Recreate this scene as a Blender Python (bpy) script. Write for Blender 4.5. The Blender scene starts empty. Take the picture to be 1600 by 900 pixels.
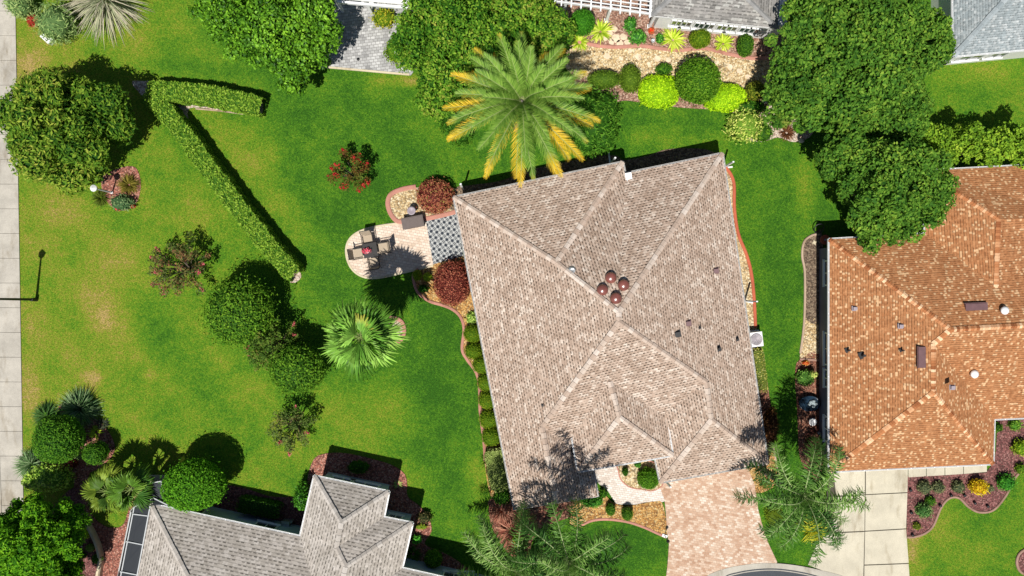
import bpy, math, random
import numpy as np
from mathutils import Vector, geometry

# ------------------------------------------------------------------ camera, sky, sun, exposure
SC = bpy.context.scene
COL = SC.collection
HC = 45.0            # camera height over the lawn
PPM = 28.0           # photo pixels per metre on the ground
cam = bpy.data.cameras.new('camera'); cam.sensor_width = 36; cam.lens = 36 * HC / (1600 / PPM); cam.clip_end = 3000
camo = bpy.data.objects.new('camera', cam); COL.objects.link(camo); camo.location = (0, 0, HC); SC.camera = camo

SX, SY = 0.129, 0.443      # shadow offset per metre of height
elev = math.atan(1 / math.hypot(SX, SY))
world = bpy.data.worlds.new('World'); SC.world = world; world.use_nodes = True
wn = world.node_tree
bg = wn.nodes['Background']
sky = wn.nodes.new('ShaderNodeTexSky'); sky.sky_type = 'NISHITA'; sky.sun_disc = False
sky.sun_elevation = elev; sky.sun_rotation = math.atan2(-SX, -SY) % (2 * math.pi)
sky.air_density = 1.0; sky.dust_density = 0.6
wn.links.new(sky.outputs[0], bg.inputs[0]); bg.inputs[1].default_value = 0.05
sun = bpy.data.lights.new('sun', 'SUN'); sun.energy = 4.9; sun.angle = math.radians(0.5); sun.color = (1.0, 0.955, 0.88)
suno = bpy.data.objects.new('sun', sun); COL.objects.link(suno)
suno.rotation_euler = Vector((SX, SY, -1)).to_track_quat('-Z', 'Y').to_euler()
suno.location = (-10, -30, 60)
SC.view_settings.view_transform = 'Standard'; SC.view_settings.look = 'None'
SC.view_settings.gamma = 1; SC.view_settings.use_curve_mapping = False
SC.view_settings.exposure = 0.22
SC.cycles.max_bounces = 5; SC.cycles.transmission_bounces = 3; SC.cycles.diffuse_bounces = 3
SC.cycles.transparent_max_bounces = 8

def W(px, py, h=0.0):
    """world point at height h that stands at photo pixel px, py"""
    k = (HC - h) / HC / PPM
    return Vector(((px - 800) * k, (450 - py) * k, h))

# ------------------------------------------------------------------ node helper
class NT:
    def __init__(s, name):
        s.m = bpy.data.materials.new(name); s.m.use_nodes = True
        s.t = s.m.node_tree; s.b = s.t.nodes['Principled BSDF']; s.out = s.t.nodes['Material Output']
    def n(s, typ, inp=None, **kw):
        nd = s.t.nodes.new(typ)
        for k, v in kw.items(): setattr(nd, k, v)
        if inp:
            for k, v in inp.items(): s.set(nd, k, v)
        return nd
    def set(s, nd, k, v):
        sock = nd.inputs[k]
        if isinstance(v, bpy.types.NodeSocket): s.t.links.new(v, sock)
        elif isinstance(v, bpy.types.Node): s.t.links.new(v.outputs[0], sock)
        else:
            if sock.type == 'RGBA' and len(v) == 3: v = (*v, 1)
            sock.default_value = v
    def ma(s, op, a, b=None, c=None, clamp=False):
        nd = s.n('ShaderNodeMath', operation=op, use_clamp=clamp); s.set(nd, 0, a)
        if b is not None: s.set(nd, 1, b)
        if c is not None: s.set(nd, 2, c)
        return nd.outputs[0]
    def ramp(s, fac, stops, interp='LINEAR'):
        nd = s.n('ShaderNodeValToRGB'); nd.color_ramp.interpolation = interp
        el = nd.color_ramp.elements
        while len(el) < len(stops): el.new(0.5)
        for e, (p, c) in zip(el, stops): e.position = p; e.color = (*c, 1)
        s.set(nd, 0, fac); return nd.outputs[0]
    def mix(s, f, a, b, typ='MIX'):
        nd = s.n('ShaderNodeMix', data_type='RGBA', blend_type=typ)
        s.set(nd, 0, f); s.set(nd, 6, a); s.set(nd, 7, b); return nd.outputs[2]
    def obj(s): return s.n('ShaderNodeTexCoord').outputs['Object']
    def uv(s): return s.n('ShaderNodeTexCoord').outputs['UV']
    def noise(s, v, sc, det=3, rough=0.55, out=0):
        return s.n('ShaderNodeTexNoise', {'Vector': v, 'Scale': sc, 'Detail': det, 'Roughness': rough}).outputs[out]
    def rot(s, v, ang, sc=(1, 1, 1)):
        return s.n('ShaderNodeMapping', {'Vector': v, 'Rotation': (0, 0, ang), 'Scale': sc}).outputs[0]
    def bump(s, h, dist=0.02, st=1.0):
        nd = s.n('ShaderNodeBump', {'Height': h, 'Distance': dist, 'Strength': st}); s.set(s.b, 'Normal', nd.outputs[0])
    def fin(s, col=None, rough=0.8, spec=None, metal=0):
        if col is not None: s.set(s.b, 'Base Color', col)
        s.set(s.b, 'Roughness', rough); s.set(s.b, 'Metallic', metal)
        if spec is not None: s.set(s.b, 'Specular IOR Level', spec)
        return s.m

def plain(name, col, rough=0.6, metal=0, var=0.12, sc=3.0, spec=0.4):
    t = NT(name); o = t.obj()
    f = t.noise(o, sc, 4)
    c = t.ramp(f, [(0.3, tuple(x * (1 - var) for x in col)), (0.7, tuple(min(1, x * (1 + var)) for x in col))])
    return t.fin(c, rough, spec, metal)

def leaf_mat(name, rough=0.5, trans=0.25, spec=0.35):
    t = NT(name); a = t.n('ShaderNodeAttribute', attribute_name='Col').outputs['Color']
    t.fin(a, rough, spec)
    tr = t.n('ShaderNodeBsdfTranslucent', {'Color': t.mix(1.0, a, (1.0, 1.15, 0.35), 'MULTIPLY')})
    mx = t.n('ShaderNodeMixShader', {0: trans, 1: t.b.outputs[0], 2: tr.outputs[0]})
    t.t.links.new(mx.outputs[0], t.out.inputs[0]); return t.m

def grass_mat():
    t = NT('lawn_grass'); o = t.obj()
    dry = t.n('ShaderNodeAttribute', attribute_name='dry').outputs['Fac']
    n1 = t.noise(o, 0.4, 5, 0.6); n2 = t.noise(o, 1.7, 5, 0.65); n3 = t.noise(o, 6.5, 4, 0.75); n4 = t.noise(t.rot(o, 0.5, (1, 1.7, 1)), 13, 5, 0.85)
    f = t.ma('ADD', dry, t.ma('MULTIPLY_ADD', n1, 0.75, -0.38))
    f = t.ma('ADD', f, t.ma('MULTIPLY_ADD', n2, 0.7, -0.34))
    f = t.ma('ADD', f, t.ma('MULTIPLY_ADD', n3, 1.3, -0.65), clamp=True)
    c = t.ramp(f, [(0.0, (0.028, 0.100, 0.008)), (0.22, (0.056, 0.160, 0.010)), (0.42, (0.098, 0.200, 0.012)),
                   (0.62, (0.160, 0.222, 0.018)), (0.84, (0.235, 0.218, 0.038)), (1.0, (0.34, 0.25, 0.09))])
    g = t.ramp(n4, [(0.38, (0.30, 0.32, 0.34)), (0.5, (0.95, 0.95, 0.95)), (0.62, (1.75, 1.70, 1.6))])
    c = t.mix(1.0, c, g, 'MULTIPLY')
    t.bump(t.ma('ADD', n4, n3), 0.06, 0.7)
    return t.fin(c, 0.9, 0.1)

def bed_mat(name, pal, scale=16, rough=0.9):
    """loose ground cover: chips / pebbles carry Col; the bed under them a voronoi of the same palette"""
    t = NT(name); o = t.obj()
    a = t.n('ShaderNodeAttribute', attribute_name='Col')
    v = t.n('ShaderNodeTexVoronoi', {'Vector': o, 'Scale': scale})
    r = t.n('ShaderNodeSeparateColor', {0: v.outputs['Color']}).outputs[0]
    c = t.ramp(r, [(i / (len(pal) - 1), p) for i, p in enumerate(pal)])
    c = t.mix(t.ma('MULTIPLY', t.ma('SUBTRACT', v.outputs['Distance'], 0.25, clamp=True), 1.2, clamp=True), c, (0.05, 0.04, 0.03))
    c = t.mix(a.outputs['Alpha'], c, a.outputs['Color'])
    t.bump(t.ma('SUBTRACT', 1.0, v.outputs['Distance']), 0.03, 0.7)
    return t.fin(c, rough, 0.2)

def shingle_mat(name, pal, row=0.143, tab=0.21, dark=0.35, dash=0.4, depth=0.02, prob=0.7, rand=0.15, fleck=None, fp=0.1, width=0.7, fm=0.8):
    """shingles laid in courses: UV is in metres, u along the eave, v up the slope"""
    t = NT(name); u = t.uv(); s = t.n('ShaderNodeSeparateXYZ', {0: u})
    wob = t.ma('MULTIPLY_ADD', t.noise(u, 0.8, 2), 0.05, -0.025)
    vr = t.ma('DIVIDE', t.ma('ADD', s.outputs[1], wob), row); ri = t.ma('FLOOR', vr); rf = t.ma('FRACT', vr)
    off = t.n('ShaderNodeTexWhiteNoise', {'W': ri}, noise_dimensions='1D').outputs['Value']
    half = t.ma('MULTIPLY', t.ma('FLOORED_MODULO', ri, 2.0), 0.5)
    ur = t.ma('ADD', t.ma('ADD', t.ma('DIVIDE', s.outputs[0], tab), half), t.ma('MULTIPLY', off, rand))
    ui = t.ma('FLOOR', ur); uf = t.ma('FRACT', ur)
    cx = t.n('ShaderNodeCombineXYZ', {0: ui, 1: ri, 2: 3.0})
    wnz = t.n('ShaderNodeTexWhiteNoise', {'Vector': cx.outputs[0]}, noise_dimensions='3D')
    rv = wnz.outputs['Value']
    sp = t.n('ShaderNodeSeparateColor', {0: wnz.outputs['Color']}); r2 = sp.outputs[1]; r3 = sp.outputs[2]
    big = t.noise(u, 0.5, 5, 0.65)
    c = t.ramp(t.ma('ADD', t.ma('MULTIPLY', rv, 0.8), t.ma('MULTIPLY', big, 0.25)), [(i / (len(pal) - 1), p) for i, p in enumerate(pal)])
    if fleck: c = t.mix(t.ma('MULTIPLY', t.ma('GREATER_THAN', r3, 1 - fp), fm), c, fleck)
    lip_shade = t.ma('MULTIPLY', t.ma('LESS_THAN', rf, dash), t.ma('LESS_THAN', r2, prob))  # shadow line under the tab edges, painted into the colour as dark dashes
    lip_shade = t.ma('MULTIPLY', lip_shade, t.ma('LESS_THAN', uf, width))
    seam = t.ma('MULTIPLY', t.ma('LESS_THAN', rf, 0.14), 0.4)
    dk = t.ma('MULTIPLY', t.ma('MAXIMUM', lip_shade, seam), t.ma('MULTIPLY_ADD', r3, dark * 0.7, dark * 0.6))
    c = t.mix(dk, c, tuple(x * 0.15 for x in pal[0]))
    st = t.ramp(t.noise(u, 7, 4, 0.7), [(0.3, (0.80, 0.80, 0.80)), (0.7, (1.16, 1.16, 1.16))])
    c = t.mix(1.0, c, st, 'MULTIPLY')
    streak = t.ramp(t.noise(t.rot(u, 0, (3, 0.5, 1)), 0.9, 4), [(0.35, (0.90, 0.89, 0.88)), (0.65, (1.06, 1.06, 1.06))])
    c = t.mix(1.0, c, streak, 'MULTIPLY')
    hgt = t.ma('ADD', t.ma('SUBTRACT', 1.0, rf), t.ma('MULTIPLY', rv, 0.5))
    t.bump(hgt, depth, 0.8)
    return t.fin(c, 0.9, 0.15)

def cap_mat(name, pal):
    t = NT(name); a = t.n('ShaderNodeAttribute', attribute_name='Col').outputs['Color']
    n = t.noise(t.obj(), 30, 3)
    return t.fin(t.mix(1.0, a, t.ramp(n, [(0.3, (0.82,) * 3), (0.7, (1.12,) * 3)]), 'MULTIPLY'), 0.9, 0.15)

def paver_mat(name, pal, w=0.2, h=0.1, ang=0.0, mortar=(0.2, 0.17, 0.14), msz=0.012, rnd=True):
    t = NT(name); o = t.rot(t.obj(), ang)
    br = t.n('ShaderNodeTexBrick', {'Vector': o, 'Color1': (0, 0, 0), 'Color2': (1, 1, 1), 'Mortar': (0.5,) * 3, 'Scale': 1.0,
             'Mortar Size': msz, 'Mortar Smooth': 0.2, 'Bias': 0.0, 'Brick Width': w, 'Row Height': h}, offset=0.5)
    big = t.noise(t.obj(), 0.9, 4, 0.6)
    f = t.ma('ADD', t.ma('MULTIPLY', t.n('ShaderNodeSeparateColor', {0: br.outputs[0]}).outputs[0], 0.65), t.ma('MULTIPLY_ADD', big, 0.9, -0.27), clamp=True)
    c = t.ramp(f, [(i / (len(pal) - 1), p) for i, p in enumerate(pal)])
    c = t.mix(br.outputs['Fac'], c, mortar)
    n = t.noise(t.obj(), 25, 3)
    c = t.mix(1.0, c, t.ramp(n, [(0.3, (0.85,) * 3), (0.7, (1.12,) * 3)]), 'MULTIPLY')
    t.bump(t.ma('SUBTRACT', 1.0, br.outputs['Fac']), 0.006, 0.6)
    return t.fin(c, 0.85, 0.2)

def concrete_mat(name, col, stain=0.25):
    t = NT(name); o = t.obj()
    a = t.noise(o, 0.8, 5, 0.65); b = t.noise(o, 30, 3, 0.6); d = t.noise(t.rot(o, 0.2, (1, 0.3, 1)), 1.7, 4, 0.6)
    c = t.ramp(a, [(0.3, tuple(x * (1 - stain) for x in col)), (0.65, col)])
    c = t.mix(1.0, c, t.ramp(b, [(0.3, (0.85,) * 3), (0.7, (1.1,) * 3)]), 'MULTIPLY')
    c = t.mix(1.0, c, t.ramp(d, [(0.28, (0.78, 0.75, 0.7)), (0.42, (1.0,) * 3)]), 'MULTIPLY')
    e = t.noise(t.rot(o, 0.5, (1.4, 0.5, 1)), 0.55, 6, 0.7)
    c = t.mix(1.0, c, t.ramp(e, [(0.33, (0.70, 0.66, 0.60)), (0.46, (1.0,) * 3)]), 'MULTIPLY')
    t.bump(b, 0.004, 0.5)
    return t.fin(c, 0.85, 0.25)

def rug_mat():
    """navy and cream geometric rug: discs in a lattice alternating with barred squares"""
    t = NT('rug_weave'); o = t.rot(t.obj(), math.radians(-35)); s = t.n('ShaderNodeSeparateXYZ', {0: o})
    cw = 0.22
    u = t.ma('DIVIDE', s.outputs[0], cw); v = t.ma('DIVIDE', s.outputs[1], cw)
    fu = t.ma('SUBTRACT', t.ma('FRACT', u), 0.5); fv = t.ma('SUBTRACT', t.ma('FRACT', v), 0.5)
    par = t.ma('FLOORED_MODULO', t.ma('ADD', t.ma('FLOOR', u), t.ma('FLOOR', v)), 2.0)
    d = t.ma('SQRT', t.ma('ADD', t.ma('MULTIPLY', fu, fu), t.ma('MULTIPLY', fv, fv)))
    disc = t.ma('LESS_THAN', d, 0.38)
    ring = t.ma('MULTIPLY', t.ma('GREATER_THAN', d, 0.42), 1.0)
    a = t.ma('MAXIMUM', disc, t.ma('MULTIPLY', ring, t.ma('GREATER_THAN', t.ma('ABSOLUTE', t.ma('SUBTRACT', t.ma('ABSOLUTE', fu), t.ma('ABSOLUTE', fv))), 0.16)))
    bars = t.ma('GREATER_THAN', t.ma('FRACT', t.ma('MULTIPLY', fu, 3.0)), 0.35)
    box = t.ma('LESS_THAN', t.ma('MAXIMUM', t.ma('ABSOLUTE', fu), t.ma('ABSOLUTE', fv)), 0.40)
    b = t.ma('MULTIPLY', bars, box)
    f = t.ma('ADD', t.ma('MULTIPLY', a, t.ma('SUBTRACT', 1.0, par)), t.ma('MULTIPLY', b, par), clamp=True)
    c = t.mix(f, (0.46, 0.47, 0.46), (0.035, 0.042, 0.055))
    return t.fin(c, 0.95, 0.1)

# ------------------------------------------------------------------ mesh buffer
class Buf:
    def __init__(s): s.V = []; s.F = []; s.C = []; s.U = []; s.n = 0; s.sm = []
    def add(s, V, F, C=(0.5, 0.5, 0.5, 0.0), U=None, smooth=False):
        V = np.asarray(V, float).reshape(-1, 3); F = np.asarray(F, int)
        C = np.asarray(C, float)
        if C.ndim == 1:
            if len(C) == 3: C = np.append(C, 1.0)
            C = np.repeat(C[None], len(V), 0)
        elif C.shape[1] == 3: C = np.concatenate([C, np.ones((len(C), 1))], 1)
        s.V.append(V); s.C.append(C); s.U.append(np.zeros((len(V), 2)) if U is None else np.asarray(U, float))
        s.F.append(F + s.n); s.sm.append(smooth); s.n += len(V)
    def build(s, name, mat, parent=None, loc=None, props=None):
        V = np.concatenate(s.V); C = np.concatenate(s.C); U = np.concatenate(s.U)
        base = Vector((0, 0, 0))
        if parent is not None: 
            base = Vector(parent.get('_w', (0, 0, 0)))
        o_loc = base if loc is None else Vector(loc)
        V = V - np.array(o_loc)
        lv = np.concatenate([f.ravel() for f in s.F])
        tot = np.concatenate([np.full(len(f), f.shape[1]) for f in s.F])
        sm = np.concatenate([np.full(len(f), q) for f, q in zip(s.F, s.sm)])
        me = bpy.data.meshes.new(name); me.vertices.add(len(V)); me.vertices.foreach_set('co', V.ravel().astype(np.float32))
        me.loops.add(len(lv)); me.loops.foreach_set('vertex_index', lv.astype(np.int32))
        me.polygons.add(len(tot)); st = np.concatenate([[0], np.cumsum(tot)[:-1]])
        me.polygons.foreach_set('loop_start', st.astype(np.int32)); me.polygons.foreach_set('loop_total', tot.astype(np.int32))
        me.polygons.foreach_set('use_smooth', sm)
        me.update(calc_edges=True)
        ca = me.color_attributes.new('Col', 'FLOAT_COLOR', 'POINT'); ca.data.foreach_set('color', C.ravel().astype(np.float32))
        uvl = me.uv_layers.new(name='UVMap'); uvl.data.foreach_set('uv', U[lv].ravel().astype(np.float32))
        me.materials.append(mat); me.validate()
        o = bpy.data.objects.new(name, me); COL.objects.link(o)
        o['_w'] = tuple(o_loc)
        if parent is not None: o.parent = parent; o.location = o_loc - base
        else: o.location = o_loc
        return o
    # shapes
    def box(s, c, size, rz=0.0, col=(0.5, 0.5, 0.5, 0), tilt=None):
        x, y, z = [q / 2 for q in size]
        v = np.array([(-x, -y, -z), (x, -y, -z), (x, y, -z), (-x, y, -z), (-x, -y, z), (x, -y, z), (x, y, z), (-x, y, z)])
        if tilt is not None:
            a = tilt; v = np.stack([v[:, 0], v[:, 1] * math.cos(a) - v[:, 2] * math.sin(a), v[:, 1] * math.sin(a) + v[:, 2] * math.cos(a)], 1)
        cs, sn = math.cos(rz), math.sin(rz)
        v = np.stack([v[:, 0] * cs - v[:, 1] * sn, v[:, 0] * sn + v[:, 1] * cs, v[:, 2]], 1) + np.array(c)
        s.add(v, [(3, 2, 1, 0), (4, 5, 6, 7), (0, 1, 5, 4), (1, 2, 6, 5), (2, 3, 7, 6), (3, 0, 4, 7)], col)
    def bar(s, p0, p1, w, h, col=(0.5, 0.5, 0.5, 0)):
        """box beam from p0 to p1 (any slope), w across, h thick"""
        p0, p1 = Vector(p0), Vector(p1); d = (p1 - p0).normalized()
        sd = d.cross(Vector((0, 0, 1))); sd = Vector((1, 0, 0)) if sd.length < 1e-4 else sd.normalized(); up = sd.cross(d).normalized()
        v = [p + sd * a * w / 2 + up * b * h / 2 for p in (p0, p1) for a, b in ((-1, -1), (1, -1), (1, 1), (-1, 1))]
        s.add([tuple(q) for q in v], [(0, 1, 2, 3), (7, 6, 5, 4), (0, 4, 5, 1), (1, 5, 6, 2), (2, 6, 7, 3), (3, 7, 4, 0)], col)
    def tube(s, pts, rad, n=8, col=(0.5, 0.5, 0.5, 0), cap=True, smooth=True):
        pts = [Vector(p) for p in pts]
        if not hasattr(rad, '__len__'): rad = [rad] * len(pts)
        V = []; 
        for i, p in enumerate(pts):
            d = (pts[min(i + 1, len(pts) - 1)] - pts[max(i - 1, 0)]).normalized()
            a = d.cross(Vector((0, 0, 1)));  a = Vector((1, 0, 0)) if a.length < 1e-3 else a.normalized()
            b = d.cross(a).normalized()
            for k in range(n):
                t = 2 * math.pi * k / n; V.append(tuple(p + (a * math.cos(t) + b * math.sin(t)) * rad[i]))
        F = [(i * n + k, i * n + (k + 1) % n, (i + 1) * n + (k + 1) % n, (i + 1) * n + k) for i in range(len(pts) - 1) for k in range(n)]
        s.add(V, F, col, smooth=smooth)
        if cap:
            m = len(pts) - 1
            c0 = [tuple(pts[-1])] + V[m * n:]; s.add(c0, [(0, 1 + k, 1 + (k + 1) % n) for k in range(n)], col)
    def lathe(s, c, prof, n=16, col=(0.5, 0.5, 0.5, 0), smooth=True, sx=1, sy=1):
        V = []; c = Vector(c)
        for r, z in prof:
            for k in range(n):
                t = 2 * math.pi * k / n; V.append((c.x + r * math.cos(t) * sx, c.y + r * math.sin(t) * sy, c.z + z))
        F = [(i * n + k, i * n + (k + 1) % n, (i + 1) * n + (k + 1) % n, (i + 1) * n + k) for i in range(len(prof) - 1) for k in range(n)]
        s.add(V, F, col, smooth=smooth)
    def poly(s, pts, z, col=(0.5, 0.5, 0.5, 0), flip=False):
        v = [Vector((p[0], p[1], z)) for p in pts]
        tr = geometry.tessellate_polygon([v]); F = []
        for a, b, c in tr:
            A, B, C = v[a], v[b], v[c]
            up = (B - A).cross(C - A).z > 0
            F.append((a, b, c) if up != flip else (c, b, a))
        s.add([tuple(q) for q in v], F, col)
    def prism(s, pts, z0, z1, col=(0.5, 0.5, 0.5, 0)):
        if area(pts) < 0: pts = pts[::-1]
        s.poly(pts, z1, col); n = len(pts)
        V = [(p[0], p[1], z0) for p in pts] + [(p[0], p[1], z1) for p in pts]
        s.add(V, [(i, (i + 1) % n, n + (i + 1) % n, n + i) for i in range(n)], col)
    def ell(s, c, r, col, nu=14, nv=8, rng=None, amp=0):
        V = []; 
        for j in range(nv + 1):
            ph = math.pi * j / nv - math.pi / 2
            for i in range(nu):
                th = 2 * math.pi * i / nu; k = 1 + (amp * (rng.random() - 0.5) if rng is not None else 0)
                V.append((c[0] + r[0] * k * math.cos(ph) * math.cos(th), c[1] + r[1] * k * math.cos(ph) * math.sin(th), max(0.004, c[2] + r[2] * k * math.sin(ph))))
        F = [(j * nu + i, j * nu + (i + 1) % nu, (j + 1) * nu + (i + 1) % nu, (j + 1) * nu + i) for j in range(nv) for i in range(nu)]
        s.add(V, F, col, smooth=True)

def area(p): return sum(p[i][0] * p[(i + 1) % len(p)][1] - p[(i + 1) % len(p)][0] * p[i][1] for i in range(len(p))) / 2
def px(pts, h=0.0): return [tuple(W(a, b, h)[:2]) for a, b in pts]
def smooth(pts, closed=True, n=5):
    P = [np.array(p, float) for p in pts]; m = len(P); out = []
    rngi = range(m) if closed else range(m - 1)
    for i in rngi:
        g = (lambda k: P[k % m]) if closed else (lambda k: P[min(max(k, 0), m - 1)])
        p0, p1, p2, p3 = g(i - 1), g(i), g(i + 1), g(i + 2)
        for j in range(n):
            t = j / n
            out.append(tuple(0.5 * ((2 * p1) + (-p0 + p2) * t + (2 * p0 - 5 * p1 + 4 * p2 - p3) * t * t + (-p0 + 3 * p1 - 3 * p2 + p3) * t ** 3)))
    if not closed: out.append(tuple(P[-1]))
    return out
def inset(pts, d):
    if area(pts) < 0: pts = pts[::-1]
    n = len(pts); out = []
    for i in range(n):
        a, b, c = Vector(pts[i - 1]), Vector(pts[i]), Vector(pts[(i + 1) % n])
        e1 = (b - a).normalized(); e2 = (c - b).normalized()
        n1 = Vector((-e1.y, e1.x)); n2 = Vector((-e2.y, e2.x)); m = n1 + n2
        k = d / max(0.2, (1 + n1.dot(n2))); out.append((b.x + m.x * k, b.y + m.y * k))
    return out
def inpoly(x, y, poly):
    ins = np.zeros(len(x), bool); n = len(poly)
    for i in range(n):
        x0, y0 = poly[i]; x1, y1 = poly[(i + 1) % n]
        if y0 == y1: continue
        c = ((y0 > y) != (y1 > y)) & (x < (x1 - x0) * (y - y0) / (y1 - y0) + x0); ins ^= c
    return ins

def tag(o, label=None, cat=None, group=None, kind=None):
    if label: o['label'] = label
    if cat: o['category'] = cat
    if group: o['group'] = group
    if kind: o['kind'] = kind
    return o
def thing(name, label, cat, loc, group=None):
    o = bpy.data.objects.new(name, None); COL.objects.link(o); o.location = loc; o.empty_display_size = 0.3
    o['_w'] = tuple(loc); return tag(o, label, cat, group)

# ------------------------------------------------------------------ plants
def rand_dirs(rng, n, zmin=-0.35):
    d = rng.normal(size=(int(n * 1.6) + 8, 3)); d /= np.linalg.norm(d, axis=1)[:, None]
    d = d[d[:, 2] > zmin]; return d[:n]
def pick(rng, pal, n, t=None):
    pal = np.array(pal); t = rng.random(n) if t is None else np.clip(t, 0, 0.999)
    x = t * (len(pal) - 1); i = np.minimum(x.astype(int), len(pal) - 2); f = (x - i)[:, None]
    return pal[i] * (1 - f) + pal[i + 1] * f
def leaves(buf, rng, pos, nrm, L, wr, cols, jit=0.6, fwd=None):
    n = len(pos)
    nn = nrm + rng.normal(size=(n, 3)) * jit; nn /= np.linalg.norm(nn, axis=1)[:, None]
    t = rng.normal(size=(n, 3)) if fwd is None else fwd + rng.normal(size=(n, 3)) * 0.5
    t -= (t * nn).sum(1)[:, None] * nn; t /= np.linalg.norm(t, axis=1)[:, None]
    b = np.cross(nn, t); l = (L * (0.65 + 0.7 * rng.random(n)))[:, None]
    V = np.stack([pos - t * l / 2, pos + b * l * wr / 2 - t * l * .05 , pos + t * l / 2, pos - b * l * wr / 2 - t * l * .05], 1)
    V[..., 2] = np.maximum(V[..., 2], 0.01)
    F = np.arange(n * 4).reshape(n, 4)
    buf.add(V.reshape(-1, 3), F, np.repeat(cols, 4, 0))
GAIN = np.array((1.55, 1.50, 1.0))
def cloud(buf, rng, blobs, dens, L, pal, wr=0.5, jag=0.1, jit=0.6, up=0.25, core=0.85, clump=0.35, zmin=-0.35, tips=0.0, corecol=None):
    B = np.array([(*c, *r) for c, r in blobs], float)
    pal = [tuple(np.minimum(np.array(p) * GAIN, .8)) for p in pal]
    for bi, (c, r) in enumerate(blobs):
        c = np.array(c, float); r = np.array(r, float)
        ar = 2 * math.pi * (((r[0] * r[1]) ** 1.6 + (r[0] * r[2]) ** 1.6 + (r[1] * r[2]) ** 1.6) / 3) ** (1 / 1.6) * 1.35
        n = max(20, int(ar * dens)); d = rand_dirs(rng, n, zmin); n = len(d)
        fr = rng.normal(size=(4, 3)) * 3.2 / max(0.35, r.mean()) ** 0.25; ph = rng.random(4) * 6.28
        bm = sum(np.sin(d @ fr[k] * 1.4 + ph[k]) for k in range(4)) / 4
        rad = 1 + bm * jag * 0.8 - np.abs(rng.normal(size=n)) * jag * 0.8 + (rng.random(n) < tips) * rng.random(n) * 0.25
        p = c + d * r * rad[:, None]
        keep = p[:, 2] > 0.02
        for bj in range(len(B)):
            if bj == bi: continue
            q = (p - B[bj, :3]) / B[bj, 3:]; keep &= (q * q).sum(1) > 0.72
        p = p[keep]; d2 = d[keep] / r; d2 /= np.linalg.norm(d2, axis=1)[:, None]; n = len(p)
        if n == 0: continue
        nr = d2 + np.array((0, 0, up))
        t = rng.random() * clump + (1 - clump) * rng.random(n) ** 1.2
        leaves(buf, rng, p, nr, np.full(n, L), wr, pick(rng, pal, n, t), jit)
        if core: buf.ell(c, r * core * (1 - jag * .5), tuple(np.array(pal[0]) * .9) if corecol is None else corecol, 12, 7, rng, jag)
def crown_blobs(rng, c, r, nb, sub, zmin=-0.25, mid=True):
    out = []; c = np.array(c, float); r = np.array(r, float)
    ga = math.pi * (3 - math.sqrt(5))
    for i in range(nb):
        if nb > 40 and rng.random() < .13: continue
        z = 1 - (i + 0.5) / nb * (1 - zmin); a = i * ga + rng.random() * 0.7; q = math.sqrt(max(0, 1 - z * z))
        k = 0.66 + 0.32 * rng.random(); s = sub * r[:2].mean() * (0.6 + 0.8 * rng.random())
        p = c + np.array((q * math.cos(a), q * math.sin(a), z)) * r * k
        out.append((p, (s, s, s * 0.75)))
    if mid: out.append((c, r * 0.72))
    return out
def bark_trunk(root, base, top, r0, r1, targets=(), mat=None, rng=None):
    b = Buf(); base, top = Vector(base), Vector(top)
    pts = [base.lerp(top, t) + Vector((math.sin(t * 5) * .06, math.cos(t * 4) * .06 - .06, 0)) for t in (0, .15, .35, .6, .8, 1)]
    b.tube(pts, [r0 * 1.35, r0 * 1.02, r0 * .95, r0 * .85, r0 * .78, r1], 9)
    for tg in targets:
        st = base.lerp(top, 0.55 + 0.4 * random.random()); tg = Vector(tg); m = st.lerp(tg, .5) + Vector((0, 0, .25))
        b.tube([st, m, tg], [r1 * .8, r1 * .5, r1 * .15], 6)
    return b.build('trunk', mat or M['bark'], root)

def blades(buf, rng, c, n, L, w, pal, e0=(0.2, 1.3), droop=0.9, seg=4, r0=0.05, tip=None, az=None):
    """strap leaves rising from one point and arching over; every leaf a ribbon"""
    pal = [tuple(np.minimum(np.array(p) * 1.25, .8)) for p in pal]
    c = np.array(c, float)
    az_ = rng.random(n) * 2 * math.pi if az is None else az[0] + (az[1] - az[0]) * rng.random(n)
    el = e0[0] + (e0[1] - e0[0]) * rng.random(n); l = L * (0.7 + 0.4 * rng.random(n)); dr = droop * (0.6 + 0.8 * rng.random(n))
    cols = pick(rng, pal, n); V = []; C = []
    pos = c + np.stack([np.cos(az_) * r0, np.sin(az_) * r0, np.zeros(n)], 1)
    sd = np.stack([-np.sin(az_), np.cos(az_), np.zeros(n)], 1)
    for k in range(seg + 1):
        t = k / seg; ww = w * (0.55 + 0.9 * t if t < 0.4 else (1 - t) / 0.6 * 0.9 + 0.05) * 0.5
        V.append(np.stack([pos - sd * ww, pos + sd * ww], 1))
        cc = cols if tip is None else cols * (1 - t * t) + np.array(tip) * t * t
        C.append(np.stack([cc, cc], 1))
        a = el - dr * t; st = (l / seg)[:, None]
        pos = pos + np.stack([np.cos(a) * np.cos(az_), np.cos(a) * np.sin(az_), np.sin(a)], 1) * st
        pos[:, 2] = np.maximum(pos[:, 2], 0.03)
    V = np.stack(V, 1).reshape(n, -1, 3); C = np.stack(C, 1).reshape(n, -1, 3); m = V.shape[1]
    F = [(2 * k, 2 * k + 1, 2 * k + 3, 2 * k + 2) for k in range(seg)]
    F = (np.array(F)[None] + (np.arange(n) * m)[:, None, None]).reshape(-1, 4)
    buf.add(V.reshape(-1, 3), F, C.reshape(-1, 3))

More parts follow.
